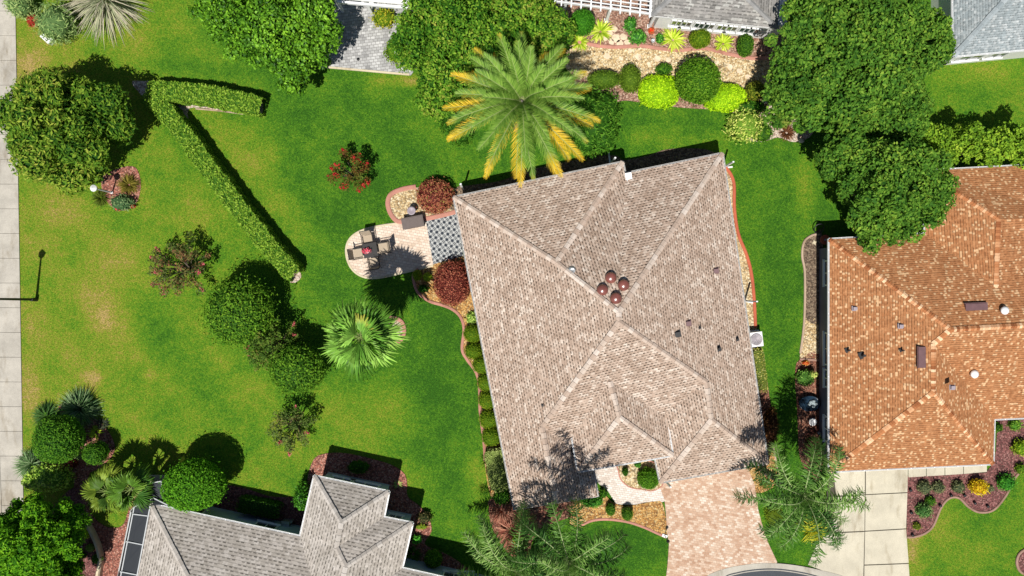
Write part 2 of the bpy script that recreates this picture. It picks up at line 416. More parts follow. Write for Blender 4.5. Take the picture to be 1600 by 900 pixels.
def frond(buf, rng, c, az, L, el, droop, wid, nl, lw, colf, vee=0.5, fwd=0.75, hang=0.0, rc=(0.16, 0.2, 0.06), bend=0.0, start=0.08, mess=0.06, pw=.55):
    """one feather leaf: arching rachis with nl leaflets a side; colf(t, n) gives leaflet colours"""
    S = 14; pts = [Vector(c)]; a = el; z = az
    for k in range(S):
        a = el - droop * ((k + 1) / S) ** 1.3; z = az + bend * (k / S)
        pts.append(pts[-1] + Vector((math.cos(a) * math.cos(z), math.cos(a) * math.sin(z), math.sin(a))) * (L / S))
    buf.tube(pts, [0.035 * (1 - 0.85 * i / S) + 0.006 for i in range(S + 1)], 4, rc, False)
    P = np.array([tuple(p) for p in pts]); t = np.linspace(start, 0.995, nl); x = t * S; i = np.minimum(x.astype(int), S - 1); f = (x - i)[:, None]
    pos = P[i] * (1 - f) + P[i + 1] * f; T = P[i + 1] - P[i]; T /= np.linalg.norm(T, axis=1)[:, None]
    sdv = np.cross(T, np.array((0, 0, 1.0))); sdv /= np.linalg.norm(sdv, axis=1)[:, None] + 1e-6; up = np.cross(sdv, T)
    prof = np.clip(np.sin(np.pi * (0.12 + 0.86 * t)) ** pw, 0.12, 1) * wid
    for sgn in (-1, 1):
        n = nl; vv = vee + rng.normal(size=n) * mess * 4
        d = sdv * sgn * np.cos(vv)[:, None] + up * np.sin(vv)[:, None] + T * (fwd + 0.5 * t[:, None] ** 2) + rng.normal(size=(n, 3)) * mess
        d /= np.linalg.norm(d, axis=1)[:, None]; l = (prof * (0.85 + 0.3 * rng.random(n)))[:, None]
        mid = pos + d * l * 0.55; tip = mid + (d * 0.5 + np.array((0, 0, -hang))) * l * 0.9
        wv = T * lw; 
        V = np.stack([pos - wv * .5, pos + wv * .5, mid + wv * .5, mid - wv * .5, tip], 1)
        V[..., 2] = np.maximum(V[..., 2], 0.03)
        C = np.repeat(colf(t, n), 5, 0).reshape(-1, 3); b = (np.arange(n) * 5)[:, None]
        buf.add(V.reshape(-1, 3), np.concatenate([b + 0, b + 1, b + 2, b + 3], 1), C)
        F3 = np.concatenate([b + 3, b + 2, b + 4], 1)
        buf.F.append(F3 + buf.n - n * 5); buf.sm.append(False)
# ------------------------------------------------------------------ materials
random.seed(4)
RNG = np.random.default_rng(7)
M = {}
M['grass'] = grass_mat()
M['leaf'] = leaf_mat('foliage', 0.7, 0.2, 0.1)
M['gloss'] = leaf_mat('glossy_foliage', 0.5, 0.15, 0.2)
M['bark'] = plain('bark', (0.13, 0.10, 0.075), 0.95, var=0.35, sc=9)
M['palmbark'] = plain('palm_bark', (0.20, 0.18, 0.155), 0.95, var=0.3, sc=7)
M['white'] = plain('white_aluminium', (0.74, 0.75, 0.76), 0.45, var=0.04)
M['whitewall'] = plain('white_painted_wall', (0.72, 0.72, 0.70), 0.7, var=0.05, sc=1.2)
M['black'] = plain('black_metal', (0.012, 0.013, 0.015), 0.45)
M['glass'] = plain('window_glass', (0.03, 0.05, 0.045), 0.08, var=0.3, sc=0.8, spec=0.8)
M['bluewall'] = plain('pale_blue_stucco', (0.36, 0.46, 0.55), 0.85, var=0.06, sc=2)
M['slatewall'] = plain('slate_blue_stucco', (0.13, 0.145, 0.19), 0.85, var=0.08, sc=2)
M['beigewall'] = plain('beige_stucco', (0.46, 0.38, 0.30), 0.85, var=0.06, sc=2)
M['greywall'] = plain('grey_stucco', (0.4, 0.42, 0.44), 0.85, var=0.06, sc=2)
M['conc'] = concrete_mat('sidewalk_concrete', (0.46, 0.43, 0.375), 0.3)
M['drive2'] = concrete_mat('driveway_concrete', (0.56, 0.515, 0.405), 0.2)
M['kerbc'] = concrete_mat('kerb_concrete', (0.46, 0.43, 0.37), 0.3)
M['asphalt'] = plain('asphalt', (0.055, 0.062, 0.072), 0.9, var=0.25, sc=22)
M['joint'] = plain('joint_dirt', (0.07, 0.06, 0.045), 0.95)
M['pinkedge'] = concrete_mat('pink_concrete_edging', (0.50, 0.235, 0.18), 0.3)
M['rededge'] = concrete_mat('terracotta_edging', (0.50, 0.125, 0.065), 0.25)
M['tanedge'] = concrete_mat('tan_edging', (0.47, 0.35, 0.26), 0.25)
M['maroonedge'] = concrete_mat('taupe_edging', (0.36, 0.22, 0.17), 0.3)
M['cream'] = concrete_mat('cream_block', (0.62, 0.54, 0.38), 0.2)
PINK = [(0.13, 0.045, 0.035), (0.30, 0.10, 0.075), (0.44, 0.17, 0.12), (0.55, 0.32, 0.25)]
MAROON = [(0.085, 0.03, 0.03), (0.17, 0.06, 0.06), (0.25, 0.095, 0.09), (0.34, 0.17, 0.155)]
TAN = [(0.34, 0.22, 0.10), (0.54, 0.39, 0.20), (0.68, 0.54, 0.32), (0.76, 0.67, 0.48)]
ORANGE = [(0.24, 0.11, 0.035), (0.46, 0.23, 0.065), (0.58, 0.34, 0.11), (0.62, 0.46, 0.22)]
BROWN = [(0.06, 0.04, 0.03), (0.14, 0.095, 0.065), (0.22, 0.16, 0.11), (0.30, 0.23, 0.16)]
RUST = [(0.07, 0.025, 0.018), (0.18, 0.06, 0.04), (0.30, 0.12, 0.075), (0.42, 0.24, 0.16)]
CEDAR = [(0.17, 0.075, 0.05), (0.32, 0.17, 0.12), (0.43, 0.26, 0.19), (0.55, 0.40, 0.31)]
PALE = [(0.35, 0.24, 0.17), (0.52, 0.39, 0.30), (0.64, 0.53, 0.44), (0.72, 0.64, 0.55)]
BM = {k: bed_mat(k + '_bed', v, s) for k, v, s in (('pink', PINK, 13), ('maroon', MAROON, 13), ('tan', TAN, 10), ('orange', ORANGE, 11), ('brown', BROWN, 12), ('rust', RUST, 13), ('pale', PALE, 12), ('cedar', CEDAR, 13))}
BP = dict(cedar=CEDAR, pink=PINK, maroon=MAROON, tan=TAN, orange=ORANGE, brown=BROWN, rust=RUST, pale=PALE)
ROOFA = [(0.32, 0.23, 0.175), (0.37, 0.275, 0.215), (0.42, 0.32, 0.255), (0.48, 0.38, 0.31), (0.62, 0.535, 0.46)]
M['roofA'] = shingle_mat('taupe_shingles', ROOFA, 0.14, 0.19, 0.72, 0.42, 0.02, 0.9, 0.05, width=.6)
ROOFB = [(0.31, 0.125, 0.050), (0.355, 0.155, 0.066), (0.39, 0.18, 0.08), (0.44, 0.215, 0.10)]
M['roofB'] = shingle_mat('terracotta_shingles', ROOFB, 0.125, 0.11, 0.5, 0.34, 0.024, 0.6, 1.0, fleck=(0.66, 0.44, 0.25), fp=0.17, width=1.1, fm=.75)
ROOFC = [(0.33, 0.295, 0.26), (0.40, 0.365, 0.325), (0.46, 0.42, 0.38), (0.53, 0.49, 0.45)]
M['roofC'] = shingle_mat('warm_grey_shingles', ROOFC, 0.185, 0.26, 0.62, 0.38, 0.022, 0.85, 0.12, width=.62)
ROOFD = [(0.17, 0.165, 0.16), (0.22, 0.215, 0.205), (0.26, 0.25, 0.24), (0.34, 0.33, 0.31)]
M['roofD'] = shingle_mat('dark_grey_shingles', ROOFD, 0.17, 0.28, 0.5, 0.4, 0.02, fleck=(.4,.4,.38), fp=.1)
ROOFE = [(0.20, 0.235, 0.25), (0.255, 0.295, 0.31), (0.30, 0.34, 0.355), (0.40, 0.43, 0.44)]
M['roofE'] = shingle_mat('blue_grey_shingles', ROOFE, 0.13, 0.13, 0.4, 0.4, 0.02, fleck=(.45,.48,.49), fp=.08)
M['cap'] = cap_mat('ridge_shingles', None)
M['pavA'] = paver_mat('blush_pavers', [(0.33, 0.19, 0.12), (0.44, 0.28, 0.19), (0.51, 0.36, 0.26), (0.58, 0.46, 0.36), (0.72, 0.65, 0.57)], 0.19, 0.125, math.radians(10), (0.40, 0.28, 0.21), 0.007)
M['pavP'] = paver_mat('cream_pavers', [(0.50, 0.38, 0.28), (0.62, 0.50, 0.40), (0.66, 0.56, 0.46), (0.70, 0.62, 0.53)], 0.22, 0.15, math.radians(10), (0.40, 0.31, 0.25), 0.010)
M['pavW'] = paver_mat('pale_walk_pavers', [(0.50, 0.42, 0.36), (0.60, 0.53, 0.47), (0.68, 0.63, 0.58), (0.72, 0.69, 0.65)], 0.2, 0.12, math.radians(8), (0.42, 0.36, 0.31), 0.010)
M['pavG'] = paver_mat('grey_pavers', [(0.20, 0.20, 0.20), (0.30, 0.30, 0.30), (0.38, 0.38, 0.375), (0.46, 0.46, 0.455), (0.56, 0.56, 0.55)], 0.24, 0.16, math.radians(-7), (0.19, 0.185, 0.18), 0.012)
M['rug'] = rug_mat()

# ------------------------------------------------------------------ lawn: one sheet, dry patches as a vertex attribute
def lawn():
    xs = np.concatenate([[-900, -300, -120, -60, -40], np.arange(-32, 32.01, 0.22), [40, 60, 120, 300, 900]])
    ys = np.concatenate([[-900, -300, -120, -50, -26], np.arange(-19, 19.01, 0.22), [26, 50, 120, 300, 900]])
    X, Y = np.meshgrid(xs, ys); nx, ny = len(xs), len(ys)
    u = X * 28 + 800; v = 450 - Y * 28
    g = lambda cx, cy, rx, ry, a: a * np.exp(-(((u - cx) / rx) ** 2 + ((v - cy) / ry) ** 2))
    d = 0.20 + 0.0 * u
    d += 0.27 / (1 + np.exp((u - 380 - (v - 450) * 0.15) / 45)) + 0.12 / (1 + np.exp((u - 170) / 50))
    d += 0.06 / (1 + np.exp((700 - u) / 20)) * 0 + 0.12 / (1 + np.exp((1380 - u) / 30))
    for a in [(165, 470, 34, 60, .20), (190, 400, 45, 30, .14), (110, 330, 50, 30, .14), (50, 110, 30, 45, .42), (48, 610, 22, 70, .28), (395, 250, 40, 40, .34),
              (372, 205, 40, 18, .22), (425, 235, 14, 20, .25), (430, 310, 30, 30, .22), (455, 370, 30, 25, .2), (310, 330, 30, 40, .18), (145, 590, 14, 10, .35), (235, 585, 14, 8, .3),
              (215, 560, 16, 10, .25), (160, 500, 22, 22, .25), (620, 125, 50, 10, .38), (645, 127, 14, 8, .5), (585, 145, 20, 12, .25), (645, 198, 10, 7, .25), (1010, 212, 50, 14, .28), (1110, 225, 30, 16, .25),
              (1255, 300, 14, 45, .32), (1400, 30, 40, 40, .1), (1530, 110, 60, 20, .28), (1425, 850, 14, 45, .55), (1460, 830, 40, 35, .30), (1520, 870, 80, 40, .1), (600, 640, 60, 30, .22), (555, 690, 60, 50, .28),
              (745, 745, 20, 50, .3), (470, 680, 60, 90, .18), (640, 745, 40, 25, .2), (1330, 690, 10, 8, .2), (140, 770, 30, 30, .12), (350, 560, 20, 15, .2), (405, 600, 22, 22, .25), (280, 210, 25, 25, -.15),
              (240, 520, 30, 40, -.24), (290, 600, 60, 70, -.14), (210, 345, 25, 20, -.16), (300, 270, 20, 20, -.12), (280, 35, 60, 30, .05), (250, 100, 60, 10, -.18), (350, 110, 60, 12, -.14),
              (600, 300, 90, 90, -.12), (540, 440, 50, 40, -.08), (690, 600, 60, 130, -.16), (470, 230, 40, 40, -.08), (960, 860, 90, 50, -.22), (1215, 450, 30, 150, -.12), (1220, 720, 30, 60, -.10), (1240, 860, 40, 30, -.12), (1450, 775, 50, 20, -.0),
              (680, 470, 40, 40, -.08), (1060, 195, 110, 22, -.05), (1420, 200, 60, 20, -.16), (460, 185, 60, 30, -.1), (1560, 160, 60, 30, .05)]:
        d += g(*a)
    # faint diagonal mower bands across the open lawn
    d += 0.045 * np.sin((u * 0.72 - v * 0.69) / 13.0) * (u < 760)
    d = np.clip(d, 0, 1)
    me = bpy.data.meshes.new('lawn')
    V = np.stack([X.ravel(), Y.ravel(), np.zeros(X.size)], 1)
    i = np.arange((ny - 1) * (nx - 1)); r, c = i // (nx - 1), i % (nx - 1); a = r * nx + c
    F = np.stack([a, a + 1, a + nx + 1, a + nx], 1)
    me.from_pydata(V.tolist(), [], F.tolist())
    at = me.attributes.new('dry', 'FLOAT', 'POINT'); at.data.foreach_set('value', d.ravel().astype(np.float32))
    me.materials.append(M['grass']); o = bpy.data.objects.new('lawn', me); COL.objects.link(o); tag(o, kind='structure')
lawn()

# ------------------------------------------------------------------ sheets: sidewalk, street, drives, patios, beds
def sheet(name, pts, mat, z0, z1, kind='structure', ground=True, label=None):
    b = Buf(); b.prism(px(pts) if ground else pts, z0, z1); o = b.build(name, mat); return tag(o, label, kind=kind)

def sidewalk():
    b = Buf(); y = -60
    def xr(y): return 24.5 + (y / 800.0) * 13.0
    def xl(y): return -26 + (y / 800.0) * 30.0
    while y < 960:
        y2 = y + 38.6
        b.prism(px([(xl(y), y + .55), (xr(y), y + .75), (xr(y2), y2 + .2), (xl(y2), y2 - .0)]), -0.05, 0.05)
        y = y2
    o = b.build('sidewalk', M['conc']); tag(o, kind='structure')
    b = Buf(); b.prism(px([(-30, -60), (24, -60), (38, 960), (0, 960)]), -0.05, 0.022); tag(b.build('sidewalk_bedding', M['joint']), kind='structure')
    b = Buf(); b.prism(px([(-60, -100), (-27.5, -100), (8.6, 960), (-22, 960)]), -0.05, 0.046); tag(b.build('street_kerb', M['kerbc']), kind='structure')
    b = Buf(); b.prism(px([(-420, -100), (-61, -100), (-23, 960), (-420, 960)]), -0.05, 0.015); tag(b.build('street', M['asphalt']), kind='structure')
sidewalk()

# cul-de-sac street with rolled kerb at the bottom
arc = smooth([(1085, 912), (1110, 896), (1140, 886), (1175, 880.5), (1210, 879.5), (1245, 883), (1280, 890), (1320, 901), (1360, 925)], False)
arc2 = smooth([(1105, 935), (1130, 905), (1150, 897), (1180, 892), (1212, 891), (1245, 895), (1275, 902), (1300, 912), (1330, 945)], False)
b = Buf(); P = px(arc) + px(arc2)[::-1]; b.prism(P, -0.02, 0.075); tag(b.build('kerb', M['kerbc']), kind='structure')
b = Buf(); mid = px([(x, y - 5.2 if False else y - 5) for x, y in arc2]);
q1 = px([(x, y - 1.5) for x, y in arc2]); q0 = px([(x, y - 3.4) for x, y in arc2])
b.prism(q0 + q1[::-1], 0.03, 0.083); tag(b.build('kerb_gutter_line', M['asphalt']), kind='structure')
b = Buf(); b.prism(px(arc2) + px([(1500, 1400), (900, 1400)]), -0.02, 0.03); tag(b.build('culdesac_road', M['asphalt']), kind='structure')

sheet('paver_driveway', [(1024, 740), (1100, 725), (1180, 715), (1190, 735), (1181, 762), (1184, 795), (1190, 818), (1200, 848), (1214, 878), (1212, 880), (1175, 881), (1140, 887), (1110, 897), (1085, 912), (1070, 940), (1036, 940), (1043, 880), (1045, 850), (1042, 830), (1040, 800), (1038, 780), (1030, 760)], M['pavA'], -0.02, 0.06)
sheet('front_walkway', smooth([(918, 712), (960, 722), (1036, 742), (1040, 775), (1035, 784), (1012, 784), (990, 788), (965, 787), (958, 780), (948, 765), (935, 755), (925, 740)]), M['pavW'], -0.02, 0.055)
# neighbour's concrete drive, poured in panels
def drive2():
    polys = [[(1300, 720), (1350.6, 720), (1350.6, 772), (1306, 774)], [(1352.2, 720), (1418, 720), (1417, 768.5), (1352.2, 771.8)],
             [(1306, 776), (1350.6, 773.6), (1350, 829), (1300, 831)], [(1351.8, 773.2), (1417, 770), (1415, 825), (1351, 828.8)],
             [(1300, 833), (1350, 830.6), (1348.6, 882), (1347.6, 925), (1335, 915), (1300, 897), (1262, 882), (1275, 852), (1283, 840)], [(1351, 830.3), (1415, 826.6), (1419, 879), (1350, 881.6)],
             [(1350, 883.2), (1419, 880.6), (1424, 960), (1349, 960)]]
    b = Buf()
    for p in polys: b.prism(px(p), -0.02, 0.06)
    tag(b.build('concrete_driveway', M['drive2']), kind='structure')
    b = Buf(); b.prism(px([(1301, 715), (1417.4, 715), (1414.5, 830), (1422, 958), (1350, 958), (1334, 911), (1264, 881), (1276, 853)]), -0.04, 0.03); tag(b.build('driveway_bedding', M['joint']), kind='structure')
    b = Buf()
    for x0, x1 in ((1418.6, 1446), (1447, 1475), (1476, 1504), (1505, 1541)):
        t = lambda x: 734.5 - (x - 1418) * 0.062
        b.prism(px([(x0, t(x0) - 20), (x1, t(x1) - 20), (x1, t(x1) + (11 if x1 < 1540 else 10)), (x0, t(x0) + 11)]), -0.02, 0.062)
    tag(b.build('front_path', M['drive2']), kind='structure')
drive2()
# grey paver terrace at the top with its cream edge
sheet('grey_patio', [(498, 105), (642, 118), (655, 100), (665, -30), (525, -30), (520, 60)], M['pavG'], -0.02, 0.05)
sheet('patio_edge', [(507, 103.5), (640, 115.6), (640, 118.4), (507, 106.4)], M['cream'], -0.02, 0.075)
# rounded garden patio
PAT = smooth([(664, 342.5), (640, 346), (618, 349.5), (600, 352), (575, 357), (556, 365), (545, 376), (541, 390), (543, 406), (550, 420), (562, 430), (578, 434.5), (598, 433), (625, 427), (652, 421), (677, 415), (672, 385)], True, 3)
sheet('garden_patio', PAT, M['pavP'], -0.02, 0.055)
b = Buf()
def strip(b, pts, w, z0, z1, closed=False, jitter=0.0):
    """kerb-like edging swept along a line: flat foot with a rounded crown"""
    n = len(pts); P = [Vector((*p[:2], 0)) for p in pts]; prof = [(-w / 2, z0), (-w / 2, z1 * 0.75), (-w * 0.28, z1), (w * 0.28, z1), (w / 2, z1 * 0.75), (w / 2, z0)]
    V = []
    for i in range(n):
        a = P[(i - 1) % n] if closed or i else P[0]; c = P[(i + 1) % n] if closed or i < n - 1 else P[-1]
        d = (c - a).normalized(); s = Vector((-d.y, d.x, 0))
        for o, z in prof: V.append(tuple(P[i] + s * o + Vector((0, 0, z))))
    m = len(prof); F = []
    for i in range(n if closed else n - 1):
        j = (i + 1) % n
        for k in range(m - 1): F.append((i * m + k, i * m + k + 1, j * m + k + 1, j * m + k))
    b.add(V, F)
strip(b, px(smooth([(640, 346), (618, 349.5), (600, 352), (575, 357), (556, 365), (545, 376), (541, 390), (543, 406), (550, 420), (562, 430), (578, 434.5), (598, 433), (625, 427), (652, 421), (677, 415)], False, 4)), 0.12, 0, 0.07)
tag(b.build('patio_border', M['cream']), kind='structure')

NB = [0]
def bed(outline, kind, edge=None, edge_pts=None, sm=True, z=0.03, chips=True, ew=0.13, eh=0.1, holes=None, dens=70, size=0.07):
    """planting bed: thin mulch or gravel sheet with loose pieces, edging as its child"""
    P = px(smooth(outline) if sm else outline); b = Buf(); NB[0] += 1; z = z + (NB[0] % 6) * 0.0035
    if area(P) < 0: P = P[::-1]
    b.prism(P, -0.02, z, (0.5, 0.5, 0.5, 0.0))
    if chips:
        A = np.array(P); lo, hi = A.min(0), A.max(0); n = int(abs(area(P)) * dens * ((hi - lo).prod() / max(0.1, abs(area(P)))))
        x = RNG.uniform(lo[0], hi[0], n); y = RNG.uniform(lo[1], hi[1], n); k = inpoly(x, y, P); x, y = x[k], y[k]; n = len(x)
        pos = np.stack([x, y, z + 0.004 + RNG.random(n) * 0.02], 1); nr = np.tile((0, 0, 1.0), (n, 1))
        leaves(b, RNG, pos, nr, np.full(n, size), 0.5 if kind in ('pink', 'maroon', 'rust', 'brown') else 0.8, pick(RNG, BP[kind], n), 0.35)
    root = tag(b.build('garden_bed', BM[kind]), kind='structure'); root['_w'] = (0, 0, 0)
    root.location = (0, 0, 0)
    if edge:
        e = Buf()
        for pts in (edge_pts if edge_pts else [outline]):
            cl = not edge_pts; strip(e, px(smooth(pts, cl)), ew, -0.02, eh, cl)
        eo = e.build('edging', M[edge], root)
    return root

# north side garden (path of gravel and flagstones, mulch border, kerb)
bed([(870, 20), (900, -20), (1250, -20), (1260, 60), (1215, 92), (1150, 89), (1100, 76), (1060, 79), (1020, 76), (980, 74), (935, 70), (905, 66), (880, 60)], 'cedar')
bed([(880, 62), (905, 66), (940, 72), (980, 75), (1020, 76), (1060, 80), (1100, 76), (1150, 90), (1200, 95), (1240, 110), (1205, 150), (1160, 150), (1130, 145), (1080, 140), (1040, 140), (1005, 140), (960, 138), (925, 130), (895, 118), (875, 90)], 'tan', 'pinkedge', [[(880, 63), (905, 66), (935, 72), (965, 74), (1000, 72), (1030, 76), (1060, 79), (1100, 76), (1135, 84), (1170, 91), (1205, 92), (1240, 96)]], ew=0.2, dens=120, size=0.1)
bed([(905, 120), (960, 128), (1000, 130), (1060, 128), (1130, 135), (1185, 142), (1200, 160), (1180, 180), (1120, 172), (1060, 168), (1000, 160), (970, 158), (930, 170), (900, 140)], 'cedar', z=0.05)
bed([(1160, 170), (1190, 160), (1225, 175), (1262, 180), (1272, 200), (1262, 216), (1240, 222), (1215, 215), (1190, 222), (1160, 215), (1150, 190)], 'pale', None)
fl = Buf()
for x, y, r in ((952, 52, 6), (962, 60, 7), (974, 58, 6), (968, 68, 6), (980, 67, 5), (955, 66, 5), (946, 60, 4.5), (960, 46, 5), (948, 88, 5), (997, 89, 5.5), (1027, 92, 5), (1043, 94, 4.5), (970, 92, 3.5), (1140, 105, 5), (1155, 112, 4.5), (1013, 100, 3), (1120, 98, 4), (985, 80, 3.2), (1168, 120, 4)):
    c = W(x, y); pts = [(c.x + r / 28 * (0.8 + 0.4 * random.random()) * math.cos(a + random.random() * .3), c.y + r / 28 * (0.8 + 0.4 * random.random()) * math.sin(a)) for a in np.arange(0, 6.28, 0.9)]
    fl.prism(pts, 0.0, 0.062)
tag(fl.build('flagstone_path', plain('flagstone', (0.62, 0.50, 0.36), 0.85, var=0.2, sc=4)), kind='structure')
# V hedge bed
bed([(207, 130), (228, 127), (300, 130), (380, 144), (405, 152), (411, 170), (400, 179), (340, 172), (305, 168), (294, 174), (300, 195), (340, 250), (395, 322), (440, 380), (468, 422), (469, 436), (456, 442), (445, 428), (352, 308), (272, 204), (232, 160)], 'pale', 'tanedge', [[(306, 170), (340, 173), (380, 178), (400, 179), (411, 172)]], ew=0.08, eh=0.06)
# big dome tree bed
bed([(162, 275), (190, 262), (212, 262), (220, 285), (216, 312), (203, 326), (186, 329), (170, 318), (160, 298)], 'pink', None, z=0.03)
# west side of the main house
bed([(712, 330), (690, 338), (665, 343.5), (640, 346), (622, 348), (611, 335), (606, 318), (611, 304), (628, 296), (660, 293), (716, 296)], 'tan', 'pinkedge', [[(716, 330), (690, 337), (665, 342), (640, 345), (622, 346), (611, 335), (606, 318), (611, 304), (628, 296), (650, 292)]], ew=0.25)
bed([(724, 400), (700, 405), (676, 413), (654, 420), (646, 430), (649, 448), (656, 460), (672, 471), (692, 477), (708, 484), (720, 496), (725, 515), (722, 545), (728, 560), (742, 580), (748, 605), (750, 640), (757, 690), (757, 720), (764, 765), (775, 785), (800, 785), (790, 600), (752, 500)], 'orange', 'pinkedge', [[(654, 420), (646, 430), (649, 448), (656, 460), (672, 471), (692, 477), (708, 484), (720, 496), (725, 515), (722, 545), (730, 562), (744, 582), (749, 605), (750, 640), (756, 690), (758, 720)]], ew=0.16)
bed([(770, 778), (764, 795), (768, 822), (780, 845), (795, 865), (812, 876), (826, 866), (832, 845), (845, 825), (870, 815), (905, 800), (905, 770), (840, 770)], 'rust', None)
# fan palm ring
bed([(632, 516), (627, 502), (612, 496), (597, 500), (591, 515), (597, 530), (612, 537), (627, 531)], 'pale', 'pinkedge', None, ew=0.2)
# front island beds
bed([(962, 712), (1000, 716), (1036, 730), (1036, 755), (1020, 766), (1004, 764), (985, 761), (971, 750), (966, 735)], 'tan', 'pinkedge', None, ew=0.08, z=0.065)
bed([(905, 770), (938, 768), (955, 783), (975, 790), (1000, 787), (1022, 783), (1034, 785), (1040, 810), (1041, 838), (1025, 832), (1005, 823), (980, 815), (950, 811), (920, 815), (905, 822), (890, 815)], 'orange', 'pinkedge', [[(905, 822), (925, 813), (950, 811), (980, 815), (1005, 823), (1025, 832), (1041, 839)]], ew=0.14, z=0.062)
# east side of the main house
bed([(1100, 262), (1134, 262), (1147, 290), (1148, 330), (1155, 370), (1168, 400), (1175, 430), (1178, 480), (1180, 520), (1150, 520)], 'tan', 'rededge', [[(1120, 252), (1134, 262), (1146, 285), (1147, 325), (1153, 365), (1166, 398), (1174, 430), (1178, 470), (1180, 512)]], ew=0.17, eh=0.12)
bed([(1150, 520), (1186, 545), (1195, 575), (1202, 620), (1208, 660), (1206, 700), (1205, 705), (1170, 700)], 'rust', None)
bed([(1160, 700), (1205, 700), (1212, 725), (1216, 745), (1205, 762), (1183, 770), (1178, 755), (1170, 735)], 'orange', 'tanedge', [[(1207, 690), (1209, 705), (1213, 725), (1217, 745)]], ew=0.1, z=0.066)
# north side of main house
bed([(712, 296), (730, 290), (780, 283), (830, 265), (880, 254), (930, 244), (962, 243), (975, 250), (1010, 244), (1040, 234), (1080, 232), (1110, 236), (1120, 256), (1000, 300), (720, 330)], 'brown', None)
# orange-roof neighbour, west bed in two grounds and a red mulch corner
bed([(1284, 367), (1270, 368), (1257, 378), (1254, 398), (1258, 420), (1258, 460), (1257, 496), (1284, 496)], 'brown', 'tanedge', [[(1280, 366), (1268, 368), (1256, 378), (1253, 400), (1257, 425), (1257, 480), (1255, 515), (1250, 552)]], ew=0.12)
bed([(1256, 494), (1284, 494), (1284, 561), (1249, 561), (1254, 520)], 'tan', 'maroonedge', [[(1249, 561), (1284, 563)]], sm=False, dens=110)
bed([(1248, 563), (1284, 563), (1284, 740), (1260, 735), (1250, 715), (1247, 690), (1246, 655), (1244, 620), (1242, 590)], 'rust', None)
# maroon front bed
mb = [(1416, 744), (1480, 742), (1540, 738), (1553, 722), (1556, 700), (1558, 652), (1640, 648), (1640, 740), (1600, 735), (1586, 745), (1572, 772), (1552, 796), (1530, 800), (1513, 792), (1498, 778), (1483, 778), (1470, 792), (1458, 820), (1446, 832), (1430, 838), (1416, 839)]
bed(mb, 'maroon', 'maroonedge', [[(1416, 839), (1430, 838), (1446, 832), (1458, 820), (1470, 792), (1483, 778), (1498, 778), (1513, 792), (1530, 800), (1552, 796), (1572, 772), (1586, 745), (1600, 736), (1640, 730)]], sm=False, ew=0.12)
bed([(1588, 878), (1592, 865), (1604, 858), (1620, 865), (1622, 885), (1606, 897), (1593, 892)], 'maroon', 'maroonedge', None)
# house C beds
bed([(478, 790), (480, 752), (488, 722), (503, 710), (540, 708), (600, 722), (628, 736), (636, 752), (637, 775), (655, 790), (670, 808), (674, 830), (664, 850), (690, 862), (720, 880), (740, 905), (700, 960), (480, 960)], 'pink', None)
bed([(340, 770), (370, 760), (420, 775), (480, 790), (480, 900), (340, 900)], 'maroon', None)
bed([(118, 730), (140, 725), (138, 760), (142, 800), (165, 822), (190, 822), (200, 800), (205, 780), (240, 770), (240, 960), (150, 960), (158, 900), (158, 870), (148, 835), (136, 805), (118, 770)], 'pink', None, dens=110)
bed([(60, 830), (118, 760), (135, 805), (147, 835), (157, 868), (154, 960), (40, 960)], 'maroon', None)
bed([(95, 632), (125, 640), (150, 655), (165, 668), (178, 690), (178, 708), (160, 728), (135, 740), (100, 745), (60, 700)], 'pink', None)

# ------------------------------------------------------------------ houses
def eave_h(p, e0, e1, eh, pitch):
    h = eh
    for _ in range(6):
        a = W(*p, h); q0, q1 = W(*e0, eh), W(*e1, eh); d = (q1 - q0); d.z = 0; d.normalize(); v = a - q0
        h = eh + pitch * abs(v.x * d.y - v.y * d.x)
    return h
def roof_faces(b, V, faces):
    for names, (ea, eb) in faces:
        pts = [W(*V[n]) for n in names]; e0, e1 = W(*V[ea]), W(*V[eb]); e0.z = e1.z = min(e0.z, e1.z) if True else 0
        d = (e1 - e0).normalized(); 
        nrm = Vector((0, 0, 0))
        for i in range(len(pts)): nrm += pts[i].cross(pts[(i + 1) % len(pts)])
        if nrm.z < 0: pts = pts[::-1]; nrm = -nrm
        nrm.normalize(); up = nrm.cross(d)
        if up.z < 0: up = -up
        U = [((p - e0).dot(d) + 50, (p - e0).dot(up) + 50) for p in pts]
        tr = geometry.tessellate_polygon([[Vector((p.x, p.y, 0)) for p in pts]]); F = []
        for t in tr:
            A, B_, C = (pts[k] for k in t); F.append(t if (B_ - A).cross(C - A).z > 0 else t[::-1])
        b.add([tuple(p) for p in pts], F, U=U)
